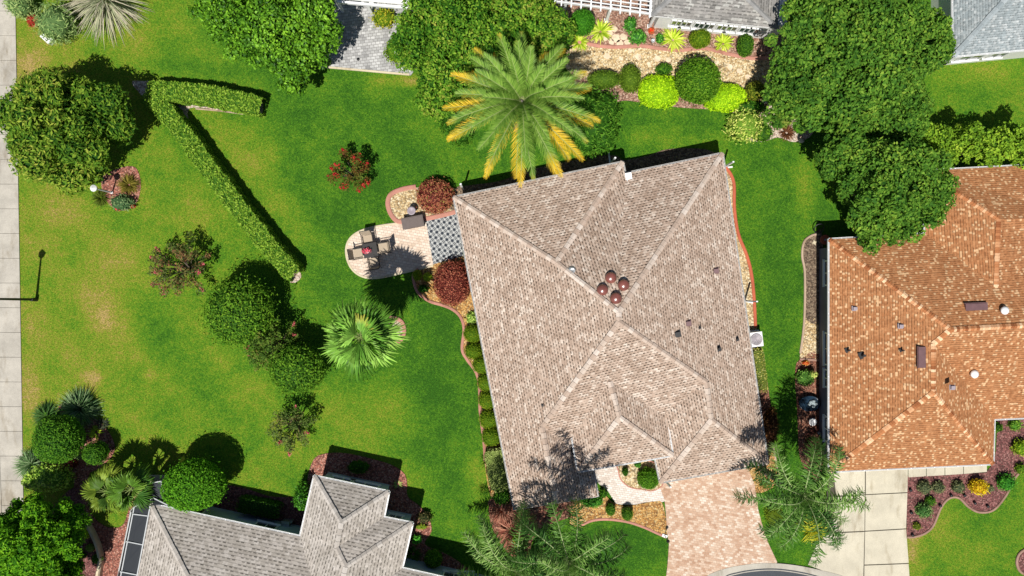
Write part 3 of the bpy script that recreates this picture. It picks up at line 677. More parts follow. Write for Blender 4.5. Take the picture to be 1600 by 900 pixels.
def caps(V, lines, pal, rng, ro, w=0.26, pitch=0.32, lift=1.0):
    for a, c in lines:
        b = Buf()
        p0, p1 = W(*V[a]), W(*V[c]); L = (p1 - p0).length; d = (p1 - p0) / L; s = d.cross(Vector((0, 0, 1))).normalized(); n = max(2, int(L / pitch)); col = pick(rng, pal, n)
        for i in range(n):
            q0 = p0 + d * L * i / n; q1 = p0 + d * (L * (i + 1) / n + 0.03); z0, z1 = 0.11 * lift, 0.075 * lift
            ww = w / 2 * (0.93 + 0.14 * rng.random()); dr = 0.07 if abs(d.z) > 0.05 else 0.09
            vs = [q0 - s * ww + Vector((0, 0, z0 - dr)), q0 + Vector((0, 0, z0)), q0 + s * ww + Vector((0, 0, z0 - dr)), q1 - s * ww + Vector((0, 0, z1 - dr)), q1 + Vector((0, 0, z1)), q1 + s * ww + Vector((0, 0, z1 - dr))]
            b.add([tuple(v) for v in vs] + [tuple(q0 - s * ww + Vector((0, 0, -.02))), tuple(q0 + s * ww + Vector((0, 0, -.02)))], [(1, 0, 3, 4), (2, 1, 4, 5), (0, 1, 2), ] and [(1, 0, 3, 4), (2, 1, 4, 5), (6, 0, 1, 2)], tuple(col[i]))
        b.build('ridge_cap', M['cap'], ro)
def gutter(b, p0, p1, zt, out=0.06):
    """open U-shaped gutter hung outside the eave from p0 to p1 (xy), mouth at zt"""
    p0, p1 = Vector((*p0[:2], 0)), Vector((*p1[:2], 0)); d = (p1 - p0).normalized(); s = Vector((d.y, -d.x, 0)); z = Vector((0, 0, 1))
    e = d * 0.02
    for o, zc, w, h in ((0.012, zt - .06, .02, .12), (out, zt - .055, .022, .11), (out / 2 + 0.005, zt - .11, out, .015)):
        b.bar(p0 - e + s * o + z * zc, p1 + e + s * o + z * zc, w, h)
    L = (p1 - p0).length; n = int(L / 1.1)
    for i in range(n):
        q = p0 + d * (L * (i + .5) / n); b.bar(q + z * (zt - 0.005), q + s * out + z * (zt - 0.005), 0.04, 0.02)
def windows(root, e0, e1, spots, depth=0.05, kind='window'):
    """openings on the wall that runs from e0 to e1 (xy), outward to the right of travel"""
    p0, p1 = Vector((*e0, 0)), Vector((*e1, 0)); d = (p1 - p0).normalized(); s = Vector((d.y, -d.x, 0)); rz = math.atan2(d.y, d.x)
    for t, w, z0, z1 in spots:
        c = p0.lerp(p1, t) + s * 0.02; f = Buf(); h = z1 - z0
        for dx in (-w / 2 + .04, w / 2 - .04, 0): f.box(c + d * dx + s * .015 + Vector((0, 0, (z0 + z1) / 2)), (0.07 if dx else 0.045, 0.07, h), rz)
        for zz in (z0 + .035, z1 - .035): f.box(c + s * .017 + Vector((0, 0, zz)), (w + .02, 0.07, 0.07), rz)
        f.box(c + s * .05 + Vector((0, 0, z0 - .03)), (w + .12, 0.12, 0.05), rz)
        fo = f.build('window', M['white'], root)
        g = Buf(); g.box(c + Vector((0, 0, (z0 + z1) / 2)), (w - .06, 0.03, h - .08), rz); g.build('pane', M['glass'], fo)

def house(name, label, V, outline, faces, hips, roofmat, cappal, wallmat, eh=2.5, over=0.4, walls=True, gut=None, soffit=True, wins=(), nogut=(), wallpoly=None):
    xy = [W(*V[n]) for n in outline]; P = [(p.x, p.y) for p in xy]; 
    if area(P) < 0: P = P[::-1]; outline = outline[::-1]; xy = xy[::-1]
    cx = sum(p[0] for p in P) / len(P); cy = sum(p[1] for p in P) / len(P)
    root = thing(name, label, 'house', (cx, cy, 0))
    b = Buf(); roof_faces(b, V, faces)
    if soffit:
        n = len(P)
        b.poly(P, eh - 0.14, flip=True)
    ro = b.build('roof', roofmat, root)
    caps(V, hips, cappal, RNG, ro, pitch=.14 if roofmat is M['roofB'] else .3, lift=1.0 if roofmat is M['roofA'] else .62)
    f = Buf(); g = Buf(); n = len(P)
    for i in range(n):
        a, c = xy[i], xy[(i + 1) % n]; pa, pc = outline[i], outline[(i + 1) % n]
        f.bar(a - Vector((0, 0, .085)), c - Vector((0, 0, .085)), 0.03, 0.15)
        if (pa, pc) not in nogut and (pc, pa) not in nogut: gutter(g, P[i], P[(i + 1) % n], min(a.z, c.z) - 0.02)
    f.build('fascia', M['white'], root); g.build('gutter', M['white'] if roofmat is not M['roofA'] else plain('dulled_gutter', (.42,.41,.39), .6), root)
    wp = inset(P, over) if wallpoly is None else wallpoly
    w = Buf(); w.prism(wp, 0, eh - 0.15); w.build('wall', wallmat, root)
    for i, spots in wins: windows(root, wp[i % len(wp)], wp[(i + 1) % len(wp)], spots)
    return root, wp

def seal(V, name, x, y, e0=None, e1=None, pitch=0.45, eh=2.5, h=None):
    V[name] = (x, y, eh if e0 is None and h is None else (h if h is not None else eave_h((x, y), V[e0][:2], V[e1][:2], eh, pitch)))

# --- main house
EH = 2.5
A = {}
for n, x, y in (('A', 709, 308), ('B', 973, 253), ('C', 977, 271), ('D', 1129, 239.5), ('E', 1200, 724), ('F', 1032, 754), ('G', 1024, 717), ('I', 903, 737), ('I1', 892, 675), ('I2', 927, 733), ('I3', 934, 776), ('J', 804, 797)): A[n] = (x, y, EH)
seal(A, 'Q', 869, 410, 'A', 'J', 0.42); seal(A, 'P', 967, 488, 'A', 'J', 0.42); A['S'] = (967, 503, A['P'][2] - 0.0)
seal(A, 'Wn', 847, 667, 'A', 'J', 0.42); A['Ws'] = (869, 785.5, A['Wn'][2])
seal(A, 'G1', 1104, 597, 'D', 'E', 0.42); A['G2'] = (1111.5, 656, A['G1'][2])
def on_plane(names, x, y):
    a, b_, c = (W(*A[n]) for n in names); n = (b_ - a).cross(c - a); h = 3.0
    for _ in range(8):
        p = W(x, y, h); h = a.z - ((p.x - a.x) * n.x + (p.y - a.y) * n.y) / n.z
    return (x, y, h)
for n, x, y in (('E1', 953, 596), ('V1', 1040, 645), ('X', 895, 672)): A[n] = on_plane(('S', 'Wn', 'G1'), x, y)
A['X2'] = on_plane(('S', 'Wn', 'G1'), 892, 704)
A['X3'] = (903, 736, min(2.75, A['X2'][2]))
he = A['V1'][2] - 0.12
A['H'] = (1051, 711.5, he); A['K'] = (903, 737, he); A['E2'] = (968, 652, A['E1'][2]); A['XK'] = (892.5, 675, he)
A['V1b'] = (1040, 645, he)
fA = [(['A', 'B', 'Q'], ('A', 'B')), (['B', 'C', 'P', 'Q'], ('B', 'C')), (['C', 'D', 'P'], ('C', 'D')), (['D', 'E', 'G2', 'G1', 'S', 'P'], ('D', 'E')), (['F', 'E', 'G2'], ('F', 'E')),
      (['G2', 'F', 'G', 'V1', 'G1'], ('F', 'G')), (['S', 'G1', 'V1', 'X', 'X2', 'Wn'], ('Wn', 'G1')), (['A', 'Q', 'P', 'S', 'Wn', 'Ws', 'J'], ('A', 'J')), (['Wn', 'Ws', 'I3', 'I2', 'X3', 'X2'], ('Wn', 'Ws')),
      (['K', 'H', 'E2'], ('K', 'H')), (['H', 'V1b', 'E1', 'E2'], ('H', 'V1b')), (['K', 'E2', 'E1', 'XK'], ('K', 'XK')), (['Ws', 'J', 'I3'], ('J', 'I3'))]
fA[2] = (['C', 'D', 'P'], ('C', 'D'))
hipsA = [('A', 'Q'), ('Q', 'P'), ('B', 'Q'), ('D', 'P'), ('P', 'S'), ('S', 'G1'), ('S', 'Wn'), ('G1', 'G2'), ('G2', 'F'), ('G2', 'E'), ('E1', 'E2'), ('E2', 'K'), ('E2', 'H'), ('Wn', 'Ws')]
capA = [(0.40, 0.305, 0.245), (0.46, 0.36, 0.295), (0.50, 0.41, 0.345), (0.60, 0.52, 0.46)]
outA = ['A', 'B', 'C', 'D', 'E', 'F', 'G', 'I', 'I2', 'I3', 'J']
HA, wpA = house('family_house', 'large house with taupe shingle hip roof in the middle of the picture', A, outA, fA, hipsA, M['roofA'], capA, M['beigewall'], wins=[(0, [(0.2, 1.2, .9, 2.1), (0.5, 1.6, .9, 2.1)]), (2, [(.3, 1.4, .9, 2.1), (.7, 1.4, .9, 2.1)])], nogut=[('G', 'I'), ('I', 'I2'), ('J', 'I3')])
# raised entry hip: fascia, gutter and walls under it
f = Buf(); g = Buf()
for a, c in (('K', 'H'), ('H', 'V1b'), ('XK', 'K')):
    p, q = W(*A[a]), W(*A[c]); f.bar(p - Vector((0, 0, .085)), q - Vector((0, 0, .085)), 0.03, 0.15); gutter(g, p[:2], q[:2], p.z - 0.02)
f.build('entry_fascia', M['white'], HA); g.build('entry_gutter', M['white'], HA)
P4 = [tuple(W(*A[k])[:2]) for k in ('K', 'H', 'V1b', 'E1', 'XK')]; w = Buf(); w.prism(inset(P4, 0.3), 0, he - 0.15); w.build('entry_wall', M['beigewall'], HA)
# walls: the western side windows, garage door, front door
def wall_of(wp, q):  # the wall edge whose midpoint lies nearest q
    m = [(Vector(wp[i]) + Vector(wp[(i + 1) % len(wp)])) / 2 for i in range(len(wp))]; return min(range(len(wp)), key=lambda i: (m[i] - Vector(q)).length)
def edge(wp, q): i = wall_of(wp, q); return wp[i], wp[(i + 1) % len(wp)]
def right_of(a, b_, wp):  # outward normal lies right of travel for a counter-clockwise outline
    return (a, b_) if area(wp) > 0 else (b_, a)
e = edge(wpA, W(757, 552)[:2]); windows(HA, *right_of(*e, wpA), [(.15, 1.5, .9, 2.1), (.4, 1.2, .9, 2.1), (.65, 1.5, .9, 2.1), (.86, 1.8, .05, 2.05)])
e = edge(wpA, W(1165, 480)[:2]); windows(HA, *right_of(*e, wpA), [(.2, 1.2, .9, 2.1), (.5, 1.2, .9, 2.1), (.75, .9, 1.2, 2.1)])
a_, b_ = right_of(*edge(wpA, W(1116, 738)[:2]), wpA); p0, p1 = Vector((*a_, 0)), Vector((*b_, 0)); d = (p1 - p0).normalized(); s = Vector((d.y, -d.x, 0)); rz = math.atan2(d.y, d.x)
g = Buf()
for i in range(4): g.box(p0.lerp(p1, .5) + s * .03 + Vector((0, 0, .3 + i * .53)), (4.9, .06, .51), rz)
g.build('garage_door', M['whitewall'], HA)
# roof fittings of the main house
def on_roof(V, names, x, y):
    a, b_, c = (W(*V[n]) for n in names); n = (b_ - a).cross(c - a).normalized(); h = 4.0
    if n.z < 0: n = -n
    for _ in range(8):
        p = W(x, y, h); h = a.z - ((p.x - a.x) * n.x + (p.y - a.y) * n.y) / n.z
    return W(x, y, h), n
M['copper'] = plain('bronze_acrylic', (0.20, 0.065, 0.05), 0.28, 0.0, var=0.25, sc=3, spec=1.0)
M['galv'] = plain('galvanised_steel', (0.45, 0.47, 0.48), 0.35, 0.6, var=0.15, sc=9)
M['brownmetal'] = plain('brown_painted_metal', (0.13, 0.07, 0.075), 0.5, var=0.15)
M['lead'] = plain('dark_vent_plastic', (0.02, 0.02, 0.022), 0.6)
M['greymetal'] = plain('grey_flashing', (0.28, 0.24, 0.27), 0.5, var=0.15)
for x, y in ((954, 434), (941, 453), (974, 445.5), (962, 466)):
    c, n = on_roof(A, ('C', 'D', 'P'), x, y); c -= Vector((0, 0, .03)); t = Buf()
    t.lathe(c, [(0.24, -0.12), (0.27, 0.05), (0.29, 0.10), (0.30, 0.12)], 20); vo = t.build('skylight_dome', M['galv'], HA)
    t = Buf(); t.lathe(c, [(0.29, 0.12), (0.285, 0.19), (0.25, 0.27), (0.18, 0.33), (0.09, 0.36), (0.0, 0.37)], 20); t.build('dome_lens', M['copper'], vo)
c, n = on_roof(A, ('C', 'D', 'P'), 893, 423); t = Buf(); t.lathe(c, [(0.13, -.12), (.13, .12), (.22, .13), (.22, .17), (.15, .24), (.10, .26), (.11, .20), (.05, .21), (0, .27)], 18); t.build('round_vent', M['galv'], HA)
def pipe_vent(root, V, f, x, y, r=0.045, h=0.32, ang=0.4):
    c, n = on_roof(V, f, x, y); t = Buf(); t.tube([c - Vector((0, 0, .1)), c + Vector((0, 0, h))], r, 9); t.box(c + n * .01, (r * 5, r * 5, .02), ang); return t.build('vent_pipe', M['lead'], root)
def hood_vent(root, V, f, x, y, s=0.26, rz=0.0, m='greymetal', hh=0.16):
    c, n = on_roof(V, f, x, y); t = Buf(); t.box(c + Vector((0, 0, hh / 2 - .02)), (s, s * .85, hh), rz, tilt=0.12); t.box(c + n * .012, (s * 1.4, s * 1.3, .02), rz); return t.build('roof_vent', M[m], root)
fe = ('D', 'E', 'P')
hood_vent(HA, A, fe, 1118, 423, .24, .1, 'brownmetal'); hood_vent(HA, A, fe, 1058, 522, .26, .2, 'lead'); hood_vent(HA, A, fe, 1075, 505, .24, .1, 'brownmetal')
for x, y, r in ((1093, 512, .03), (1122, 545, .06), (1151, 530, .045)): pipe_vent(HA, A, fe, x, y, r)
pipe_vent(HA, A, ('A', 'J', 'Q'), 848, 633, .03, .22)
t = Buf(); c = W(982, 275, 2.75); t.box(c, (.34, .36, .06), .2, tilt=.3); t.tube([c - Vector((0, 0, .25)), c], .03, 6); t.bar(c, c + Vector((-.08, -.28, .06)), .04, .04); t.build('satellite_dish', M['white'], HA)
def downspout(root, p, q, n=None):
    t = Buf(); t.box(Vector((p[0], p[1], 1.2)), (.09, .07, 2.3)); t.bar(Vector((p[0], p[1], .08)), Vector((q[0], q[1], .05)), .09, .07); t.build('downspout', M['white'], root)
for a_, b_ in (((1128, 263), (1144, 261)), ((1163, 470), (1180, 474)), ((724, 296), (719, 288)), ((953, 257), (951, 238)), ((1035, 745), (1036, 748))):
    downspout(HA, W(*a_), W(*b_))

# --- orange-roofed neighbour
B = {}
for n, x, y in (('a', 1296, 374), ('b', 1296, 737), ('c', 1552, 725), ('d', 1554, 655), ('e', 1760, 646), ('f', 1760, 250), ('g', 1440, 267), ('h', 1446, 365)): B[n] = (x, y, EH)
B['r1'] = (1459, 537, 4.75); B['r2'] = (1459, 613, 4.75); B['p1'] = (1486, 515, 5.15); B['p2'] = (1700, 503, 5.15); B['n1'] = (1561, 342, 4.2); B['n2'] = (1557, 449, 4.2); B['n3'] = (1700, 342, 4.0)
B['m'] = (1640, 395, 3.6)
fB = [(['a', 'b', 'r2', 'r1', 'p1'], ('a', 'b')), (['b', 'c', 'r2'], ('b', 'c')), (['c', 'd', 'r1', 'r2'], ('c', 'd')), (['d', 'e', 'p2', 'p1', 'r1'], ('d', 'e')),
      (['a', 'h', 'n2', 'm', 'p2', 'p1'], ('a', 'h')), (['h', 'g', 'n1', 'n2'], ('h', 'g')), (['g', 'f', 'n3', 'n1'], ('g', 'f')), (['n1', 'n3', 'm', 'n2'], ('g', 'f')), (['f', 'e', 'p2', 'm', 'n3'], ('f', 'e'))]
hipsB = [('a', 'p1'), ('p1', 'r1'), ('r1', 'r2'), ('r2', 'b'), ('r2', 'c'), ('p1', 'p2'), ('g', 'n1'), ('n1', 'n2')]
capB = [(0.26, 0.09, 0.035), (0.42, 0.17, 0.07), (0.55, 0.28, 0.14), (0.78, 0.55, 0.35)]
HB, wpB = house('neighbour_house', 'house with bright terracotta orange shingle roof at the right edge', B, ['a', 'h', 'g', 'f', 'e', 'd', 'c', 'b'], fB, hipsB, M['roofB'], capB, M['slatewall'])
e = edge(wpB, W(1285, 555)[:2]); windows(HB, *right_of(*e, wpB), [(.12, 1.4, .9, 2.1), (.48, 1.8, .9, 2.1), (.62, 1.0, .9, 2.1), (.86, 1.4, .9, 2.1)])
a_, b_ = right_of(*edge(wpB, W(1424, 725)[:2]), wpB); p0, p1 = Vector((*a_, 0)), Vector((*b_, 0)); d = (p1 - p0).normalized(); s = Vector((d.y, -d.x, 0)); rz = math.atan2(d.y, d.x); g = Buf()
for i in range(4): g.box(p0.lerp(p1, .25) + s * .03 + Vector((0, 0, .3 + i * .53)), (3.6, .06, .51), rz)
g.build('garage_door', M['whitewall'], HB)
fw = ('a', 'b', 'p1')
for x, y, s_ in ((1335, 482, .2), (1407, 509.5, .2)): hood_vent(HB, B, fw, x, y, s_, 0)
hood_vent(HB, B, ('b', 'c', 'r2'), 1487.5, 605, .2, 0); 
for x, y, r in ((1324, 547, .05), (1347, 555, .07), (1408, 547, .035)): pipe_vent(HB, B, fw, x, y, r)
c, n = on_roof(B, fw, 1439, 558); t = Buf(); t.box(c + Vector((0, 0, .05)), (.36, 1.05, .16), 0); t.box(c + Vector((-.2, 0, .05)), (.03, 1.12, .1), 0); t.build('slant_roof_vent', M['brownmetal'], HB)
c, n = on_roof(B, ('a', 'h', 'p1'), 1524, 479.5); t = Buf(); t.box(c + Vector((0, 0, .05)), (1.1, .34, .16), .04); t.box(c + Vector((-.02, .2, .05)), (1.16, .03, .1), .04); t.build('slant_roof_vent', M['brownmetal'], HB)
for x, y, ff in ((1567, 485, ('a', 'h', 'p1')), (1520, 584, ('d', 'e', 'p1'))):
    c, n = on_roof(B, ff, x, y); t = Buf(); t.lathe(c, [(.15, -.1), (.15, .12), (.21, .13), (.20, .2), (.12, .27), (0, .29)], 18); t.build('round_vent', M['white'], HB)

# --- grey-roofed house bottom left
C = {}
for n, x, y in (('a', 235, 787.5), ('b', 469, 838.5), ('c', 491, 744), ('d', 607.5, 768.5), ('e', 599.5, 808.5), ('f', 644.5, 817.5), ('g', 628, 888), ('h', 775, 921), ('i', 740, 1060), ('j', 190, 1000)): C[n] = (x, y, EH)
C['p'] = (533, 817, 3.9); C['q'] = (525.5, 856, 3.9); C['r'] = (540, 886, 4.3); C['s'] = (520, 965, 4.6); C['t'] = (292, 900, 4.3); C['u'] = (500, 952, 4.3); C['v'] = (300, 950, 4.3)
fC = [(['a', 't', 'v', 'j'], ('j', 'a')), (['a', 'b', 'u', 'v', 't'], ('a', 'b')), (['b', 'c', 'p', 'q', 'r', 's', 'u'], ('b', 'c')), (['c', 'd', 'p'], ('c', 'd')), (['d', 'e', 'q', 'p'], ('d', 'e')),
      (['e', 'f', 'r', 'q'], ('e', 'f')), (['f', 'g', 's', 'r'], ('f', 'g')), (['g', 'h', 's'], ('g', 'h')), (['h', 'i', 's'], ('h', 'i')), (['i', 'j', 'v', 'u', 's'], ('i', 'j'))]
hipsC = [('a', 't'), ('c', 'p'), ('d', 'p'), ('p', 'q'), ('q', 'r'), ('f', 'r'), ('r', 's')]
capC = [(0.40, 0.36, 0.32), (0.45, 0.41, 0.37), (0.50, 0.46, 0.42), (0.54, 0.50, 0.46)]
HCs, wpC = house('grey_roof_house', 'house with warm grey shingle roof and pale blue walls at the bottom left', C, ['a', 'b', 'c', 'd', 'e', 'f', 'g', 'h', 'i', 'j'], fC, hipsC, M['roofC'], capC, M['bluewall'], over=0.28)
for q, sp in ((W(352, 810), [(.3, 1.2, .9, 2.1), (.8, 1.2, .9, 2.1)]), (W(549, 757), [(.35, 1.6, .9, 2.1), (.7, 1.2, .9, 2.1)]), (W(622, 812), [(.5, .8, .9, 2.1)]), (W(700, 905), [(.4, 1.2, .9, 2.1)])):
    e = edge(wpC, q[:2]); windows(HCs, *right_of(*e, wpC), sp)
# screened cage on its west side: frame and mesh panels
scr = NT('insect_screen'); scr.fin((0.035, 0.04, 0.048), 0.7, 0.2)
tb = scr.n('ShaderNodeBsdfTransparent'); ms = scr.n('ShaderNodeMixShader', {0: 0.12, 1: scr.b.outputs[0], 2: tb.outputs[0]}); scr.t.links.new(ms.outputs[0], scr.out.inputs[0]); M['screen'] = scr.m
cage = thing('pool_cage', 'dark screened patio enclosure with white frame beside the grey roofed house', 'enclosure', W(205, 860))
ring = [(209, 792, 2.35), (240, 778, 2.35), (262, 789, 2.35)]
in_ = [(235, 790, 2.6), (214.5, 900, 2.6), (204, 955, 2.6)]; out_ = [(210, 792, 2.3), (189, 900, 2.3), (178, 958, 2.3)]
low = [(205, 797, 0.02), (186, 890, 0.02), (173, 955, 0.02)]
sc_ = Buf()
def quad(b, ps): b.add([tuple(W(*p)) for p in ps], [(0, 1, 2, 3)])
quad(sc_, [out_[0], out_[1], in_[1], in_[0]]); quad(sc_, [out_[1], out_[2], in_[2], in_[1]])
quad(sc_, [low[0], low[1], out_[1], out_[0]]); quad(sc_, [low[1], low[2], out_[2], out_[1]])
quad(sc_, [(210, 792, 2.3), (240, 778, 2.35), (262, 789, 2.5), (235, 790, 2.6)]); quad(sc_, [(205, 797, .02), (229, 786, .02), (240, 778, 2.35), (210, 792, 2.3)])
quad(sc_, [(229, 786, .02), (250, 795, .02), (262, 789, 2.5), (240, 778, 2.35)])
quad(sc_, [(229, 778, 2.3), (231, 755, 2.3), (252, 752, 2.3), (258, 782, 2.3)]); quad(sc_, [(228, 786, .02), (229, 764, .02), (231, 755, 2.3), (229, 778, 2.3)]); quad(sc_, [(229, 764, .02), (248, 760, .02), (252, 752, 2.3), (231, 755, 2.3)])
sc_.build('screen_panel', M['screen'], cage)
fr = Buf()
for p, q in ((out_[0], out_[1]), (out_[1], out_[2]), (in_[0], in_[2]), (out_[0], (240, 778, 2.35)), ((240, 778, 2.35), (262, 789, 2.5)), ((207, 803, 2.33), (231, 806, 2.6)), ((198, 846, 2.33), (223, 851, 2.6)), ((188, 893, 2.33), (214, 898, 2.6)), ((181, 940, 2.33), (207, 945, 2.6)),
             (low[0], out_[0]), ((195, 846, .02), (198, 846, 2.33)), (low[1], (189, 895, 2.33)), ((229, 778, 2.3), (231, 755, 2.3)), ((231, 755, 2.3), (252, 752, 2.3)), ((229, 764, .02), (231, 755, 2.3)), ((229, 786, .02), (229, 778, 2.3)), ((248, 760, .02), (252, 752, 2.3)), ((252, 752, 2.3), (258, 782, 2.3)), ((205, 800, 1.0), (186, 892, 1.0))):
    fr.bar(W(*p), W(*q), .055, .07)
fr.build('frame', plain('dulled_aluminium', (.42,.44,.45), .5), cage)
sheet('lanai_slab', [(204, 797), (229, 785), (229, 762), (250, 758), (300, 800), (230, 960), (172, 960)], concrete_mat('lanai_concrete', (.3, .3, .3)), -0.02, 0.05)
sheet('concrete_pad', [(226, 765), (234, 742), (262, 742), (262, 760), (240, 768)], M['cream'], -0.02, 0.058)

# --- house at the top with the white sunroom wall, and its pergola
D = {'a': (1018, 24.5, EH), 'b': (1215, 44, EH), 'c': (1225, -120, EH), 'd': (1026, -140, EH)}
D['p'] = (1110, -60, 4.3); D['q'] = (1120, -75, 4.3); D['t'] = (1120, -62, 4.3)
wpD = px([(1021, 43.5), (1207, 62.5), (1215, -110), (1030, -125)])
HD, wpD = house('sunroom_house', 'house with dark grey roof and white wall of square windows at the top edge', D, ['a', 'b', 'c', 'd'], [(['a', 'b', 'p'], ('a', 'b')), (['b', 'c', 'q', 'p'], ('b', 'c')), (['c', 'd', 'q'], ('c', 'd')), (['d', 'a', 'p', 'q'], ('d', 'a'))],
    [('a', 'p'), ('b', 'p')], M['roofD'], [(0.2,) * 3, (.28,) * 3], M['whitewall'], wallpoly=wpD, nogut=[('a', 'b')])
a_, b_ = (wpD[0], wpD[1])
if area(wpD) < 0: a_, b_ = (wpD[0], wpD[1])
windows(HD, wpD[0], wpD[1], [(.155, .62, .75, 1.65), (.235, .62, .75, 1.65), (.34, .62, .75, 1.65), (.42, .62, .75, 1.65), (.525, .62, .75, 1.65), (.605, .62, .75, 1.65), (.71, .62, .75, 1.65), (.79, .62, .75, 1.65)])
pg = thing('pergola', 'white slatted pergola at the top edge beside the sunroom house', 'pergola', W(945, 5))
zt = 2.5
f = Buf()
for i in range(9):
    y = 3.0 - i * 6.5; f.bar(W(868, y - 1 + 0 * i, zt), W(1019, y + 19.5, zt), .045, .09)
f.build('slats', M['white'], pg)
f = Buf()
for i in range(10):
    x = 877 + i * 15.3; y = 6 + (x - 868) * .132; f.bar(W(x, y + 2.5, zt - .12), W(x + 3.5, y - 60, zt - .12), .07, .14)
f.build('rafters', M['white'], pg)
f = Buf(); f.bar(W(866, 2, zt - .27), W(1019, 22, zt - .27), .1, .16); f.build('beam', M['white'], pg)
for x, y in ((880, 25), (947, 33), (1014, 42)): 
    f = Buf(); f.box(W(x, y) + Vector((0, 0, 1.12)), (.14, .14, 2.24)); f.box(W(x, y) + Vector((0, 0, .06)), (.22, .22, .12)); f.build('post', M['white'], pg)
# patio roof, top left of the terrace
E1_ = {'a': (515, 2, EH), 'b': (655, 12, EH)}
pr = thing('patio_roof', 'flat white edged patio roof over the grey paver terrace at the top', 'patio roof', W(590, -10))
f = Buf(); P = [tuple(W(*q, 2.5)[:2]) for q in ((535, -1.5), (656, 9), (660, -90), (540, -90))]; f.prism(P, 2.42, 2.52); f.build('roof_panel', M['whitewall'], pr)
f = Buf(); f.bar(W(527, 3, 2.35), W(652, 14, 2.35), .12, .2); f.bar(W(571, -8, 2.33), W(583, 8, 2.30), .16, .12); f.build('beam', M['white'], pr)
for x, y in ((536, 18), (582, 22)): f = Buf(); f.box(W(x, y) + Vector((0, 0, 1.15)), (.15, .15, 2.3)); f.build('post', M['white'], pr)

# --- blue-grey roof, top right corner
E = {'a': (1490, 88, EH), 'b': (1700, 68, EH), 'c': (1690, -160, EH), 'd': (1488, -150, EH), 'p': (1590, -22, 4.4), 'q': (1588, -60, 4.4)}
HE, wpE = house('blue_grey_roof_house', 'house with blue grey shingle roof and white gutter in the top right corner', E, ['a', 'b', 'c', 'd'], [(['a', 'b', 'p'], ('a', 'b')), (['b', 'c', 'q', 'p'], ('b', 'c')), (['c', 'd', 'q'], ('c', 'd')), (['d', 'a', 'p', 'q'], ('d', 'a'))],
    [('a', 'p'), ('p', 'q')], M['roofE'], [(.24, .28, .3), (.34, .38, .4)], M['whitewall'], over=0.14)
e = edge(wpE, W(1600, 85)[:2]); windows(HE, *right_of(*e, wpE), [(.2, 1.4, .9, 2.1), (.42, 1.0, .9, 2.1)])
# ------------------------------------------------------------------ plants: palettes (albedo)
G_DOME = [(0.012, 0.05, 0.008), (0.04, 0.105, 0.012), (0.085, 0.165, 0.02), (0.16, 0.235, 0.035), (0.26, 0.28, 0.07)]
G_DARK = [(0.012, 0.05, 0.006), (0.03, 0.10, 0.010), (0.055, 0.155, 0.014), (0.09, 0.20, 0.02)]
G_MID = [(0.018, 0.06, 0.008), (0.045, 0.125, 0.012), (0.085, 0.19, 0.018), (0.15, 0.26, 0.03)]
G_OAK = [(0.018, 0.065, 0.012), (0.045, 0.12, 0.018), (0.085, 0.18, 0.028), (0.17, 0.26, 0.045)]
G_T3 = [(0.010, 0.050, 0.006), (0.032, 0.105, 0.010), (0.075, 0.175, 0.018), (0.15, 0.26, 0.035), (0.22, 0.23, 0.06)]
G_HEDGE = [(0.03, 0.085, 0.010), (0.08, 0.165, 0.018), (0.14, 0.24, 0.03), (0.22, 0.32, 0.06)]
G_LIME = [(0.13, 0.27, 0.006), (0.22, 0.40, 0.008), (0.32, 0.50, 0.015), (0.42, 0.56, 0.03)]
G_OLIVE = [(0.05, 0.08, 0.010), (0.10, 0.14, 0.015), (0.16, 0.18, 0.025), (0.22, 0.20, 0.035)]
G_PURP = [(0.02, 0.045, 0.015), (0.05, 0.085, 0.03), (0.09, 0.11, 0.045), (0.15, 0.08, 0.05), (0.26, 0.10, 0.10)]
G_RED = [(0.06, 0.012, 0.014), (0.14, 0.03, 0.03), (0.23, 0.065, 0.06), (0.30, 0.12, 0.10), (0.15, 0.15, 0.04)]
G_VAR = [(0.10, 0.20, 0.03), (0.30, 0.38, 0.10), (0.52, 0.55, 0.22), (0.62, 0.62, 0.34)]
G_YEL = [(0.12, 0.22, 0.01), (0.35, 0.42, 0.02), (0.60, 0.58, 0.06), (0.7, 0.6, 0.1)]
G_GOLD = [(0.35, 0.20, 0.01), (0.65, 0.42, 0.02), (0.8, 0.58, 0.05)]
G_SILVER = [(0.08, 0.15, 0.07), (0.17, 0.27, 0.13), (0.29, 0.38, 0.20), (0.4, 0.46, 0.28)]
G_GREY = [(0.05, 0.07, 0.05), (0.10, 0.12, 0.08), (0.17, 0.18, 0.12), (0.2, 0.14, 0.1)]
G_BALL = [(0.045, 0.10, 0.006), (0.09, 0.16, 0.010), (0.14, 0.20, 0.014), (0.20, 0.22, 0.022)]
G_BLUE = [(0.05, 0.12, 0.07), (0.10, 0.2, 0.11), (0.19, 0.31, 0.16)]
FLOWER_RED = [(0.45, 0.01, 0.02), (0.65, 0.02, 0.04), (0.75, 0.06, 0.06)]
FLOWER_PINK = [(0.45, 0.05, 0.09), (0.6, 0.13, 0.16), (0.7, 0.25, 0.22)]

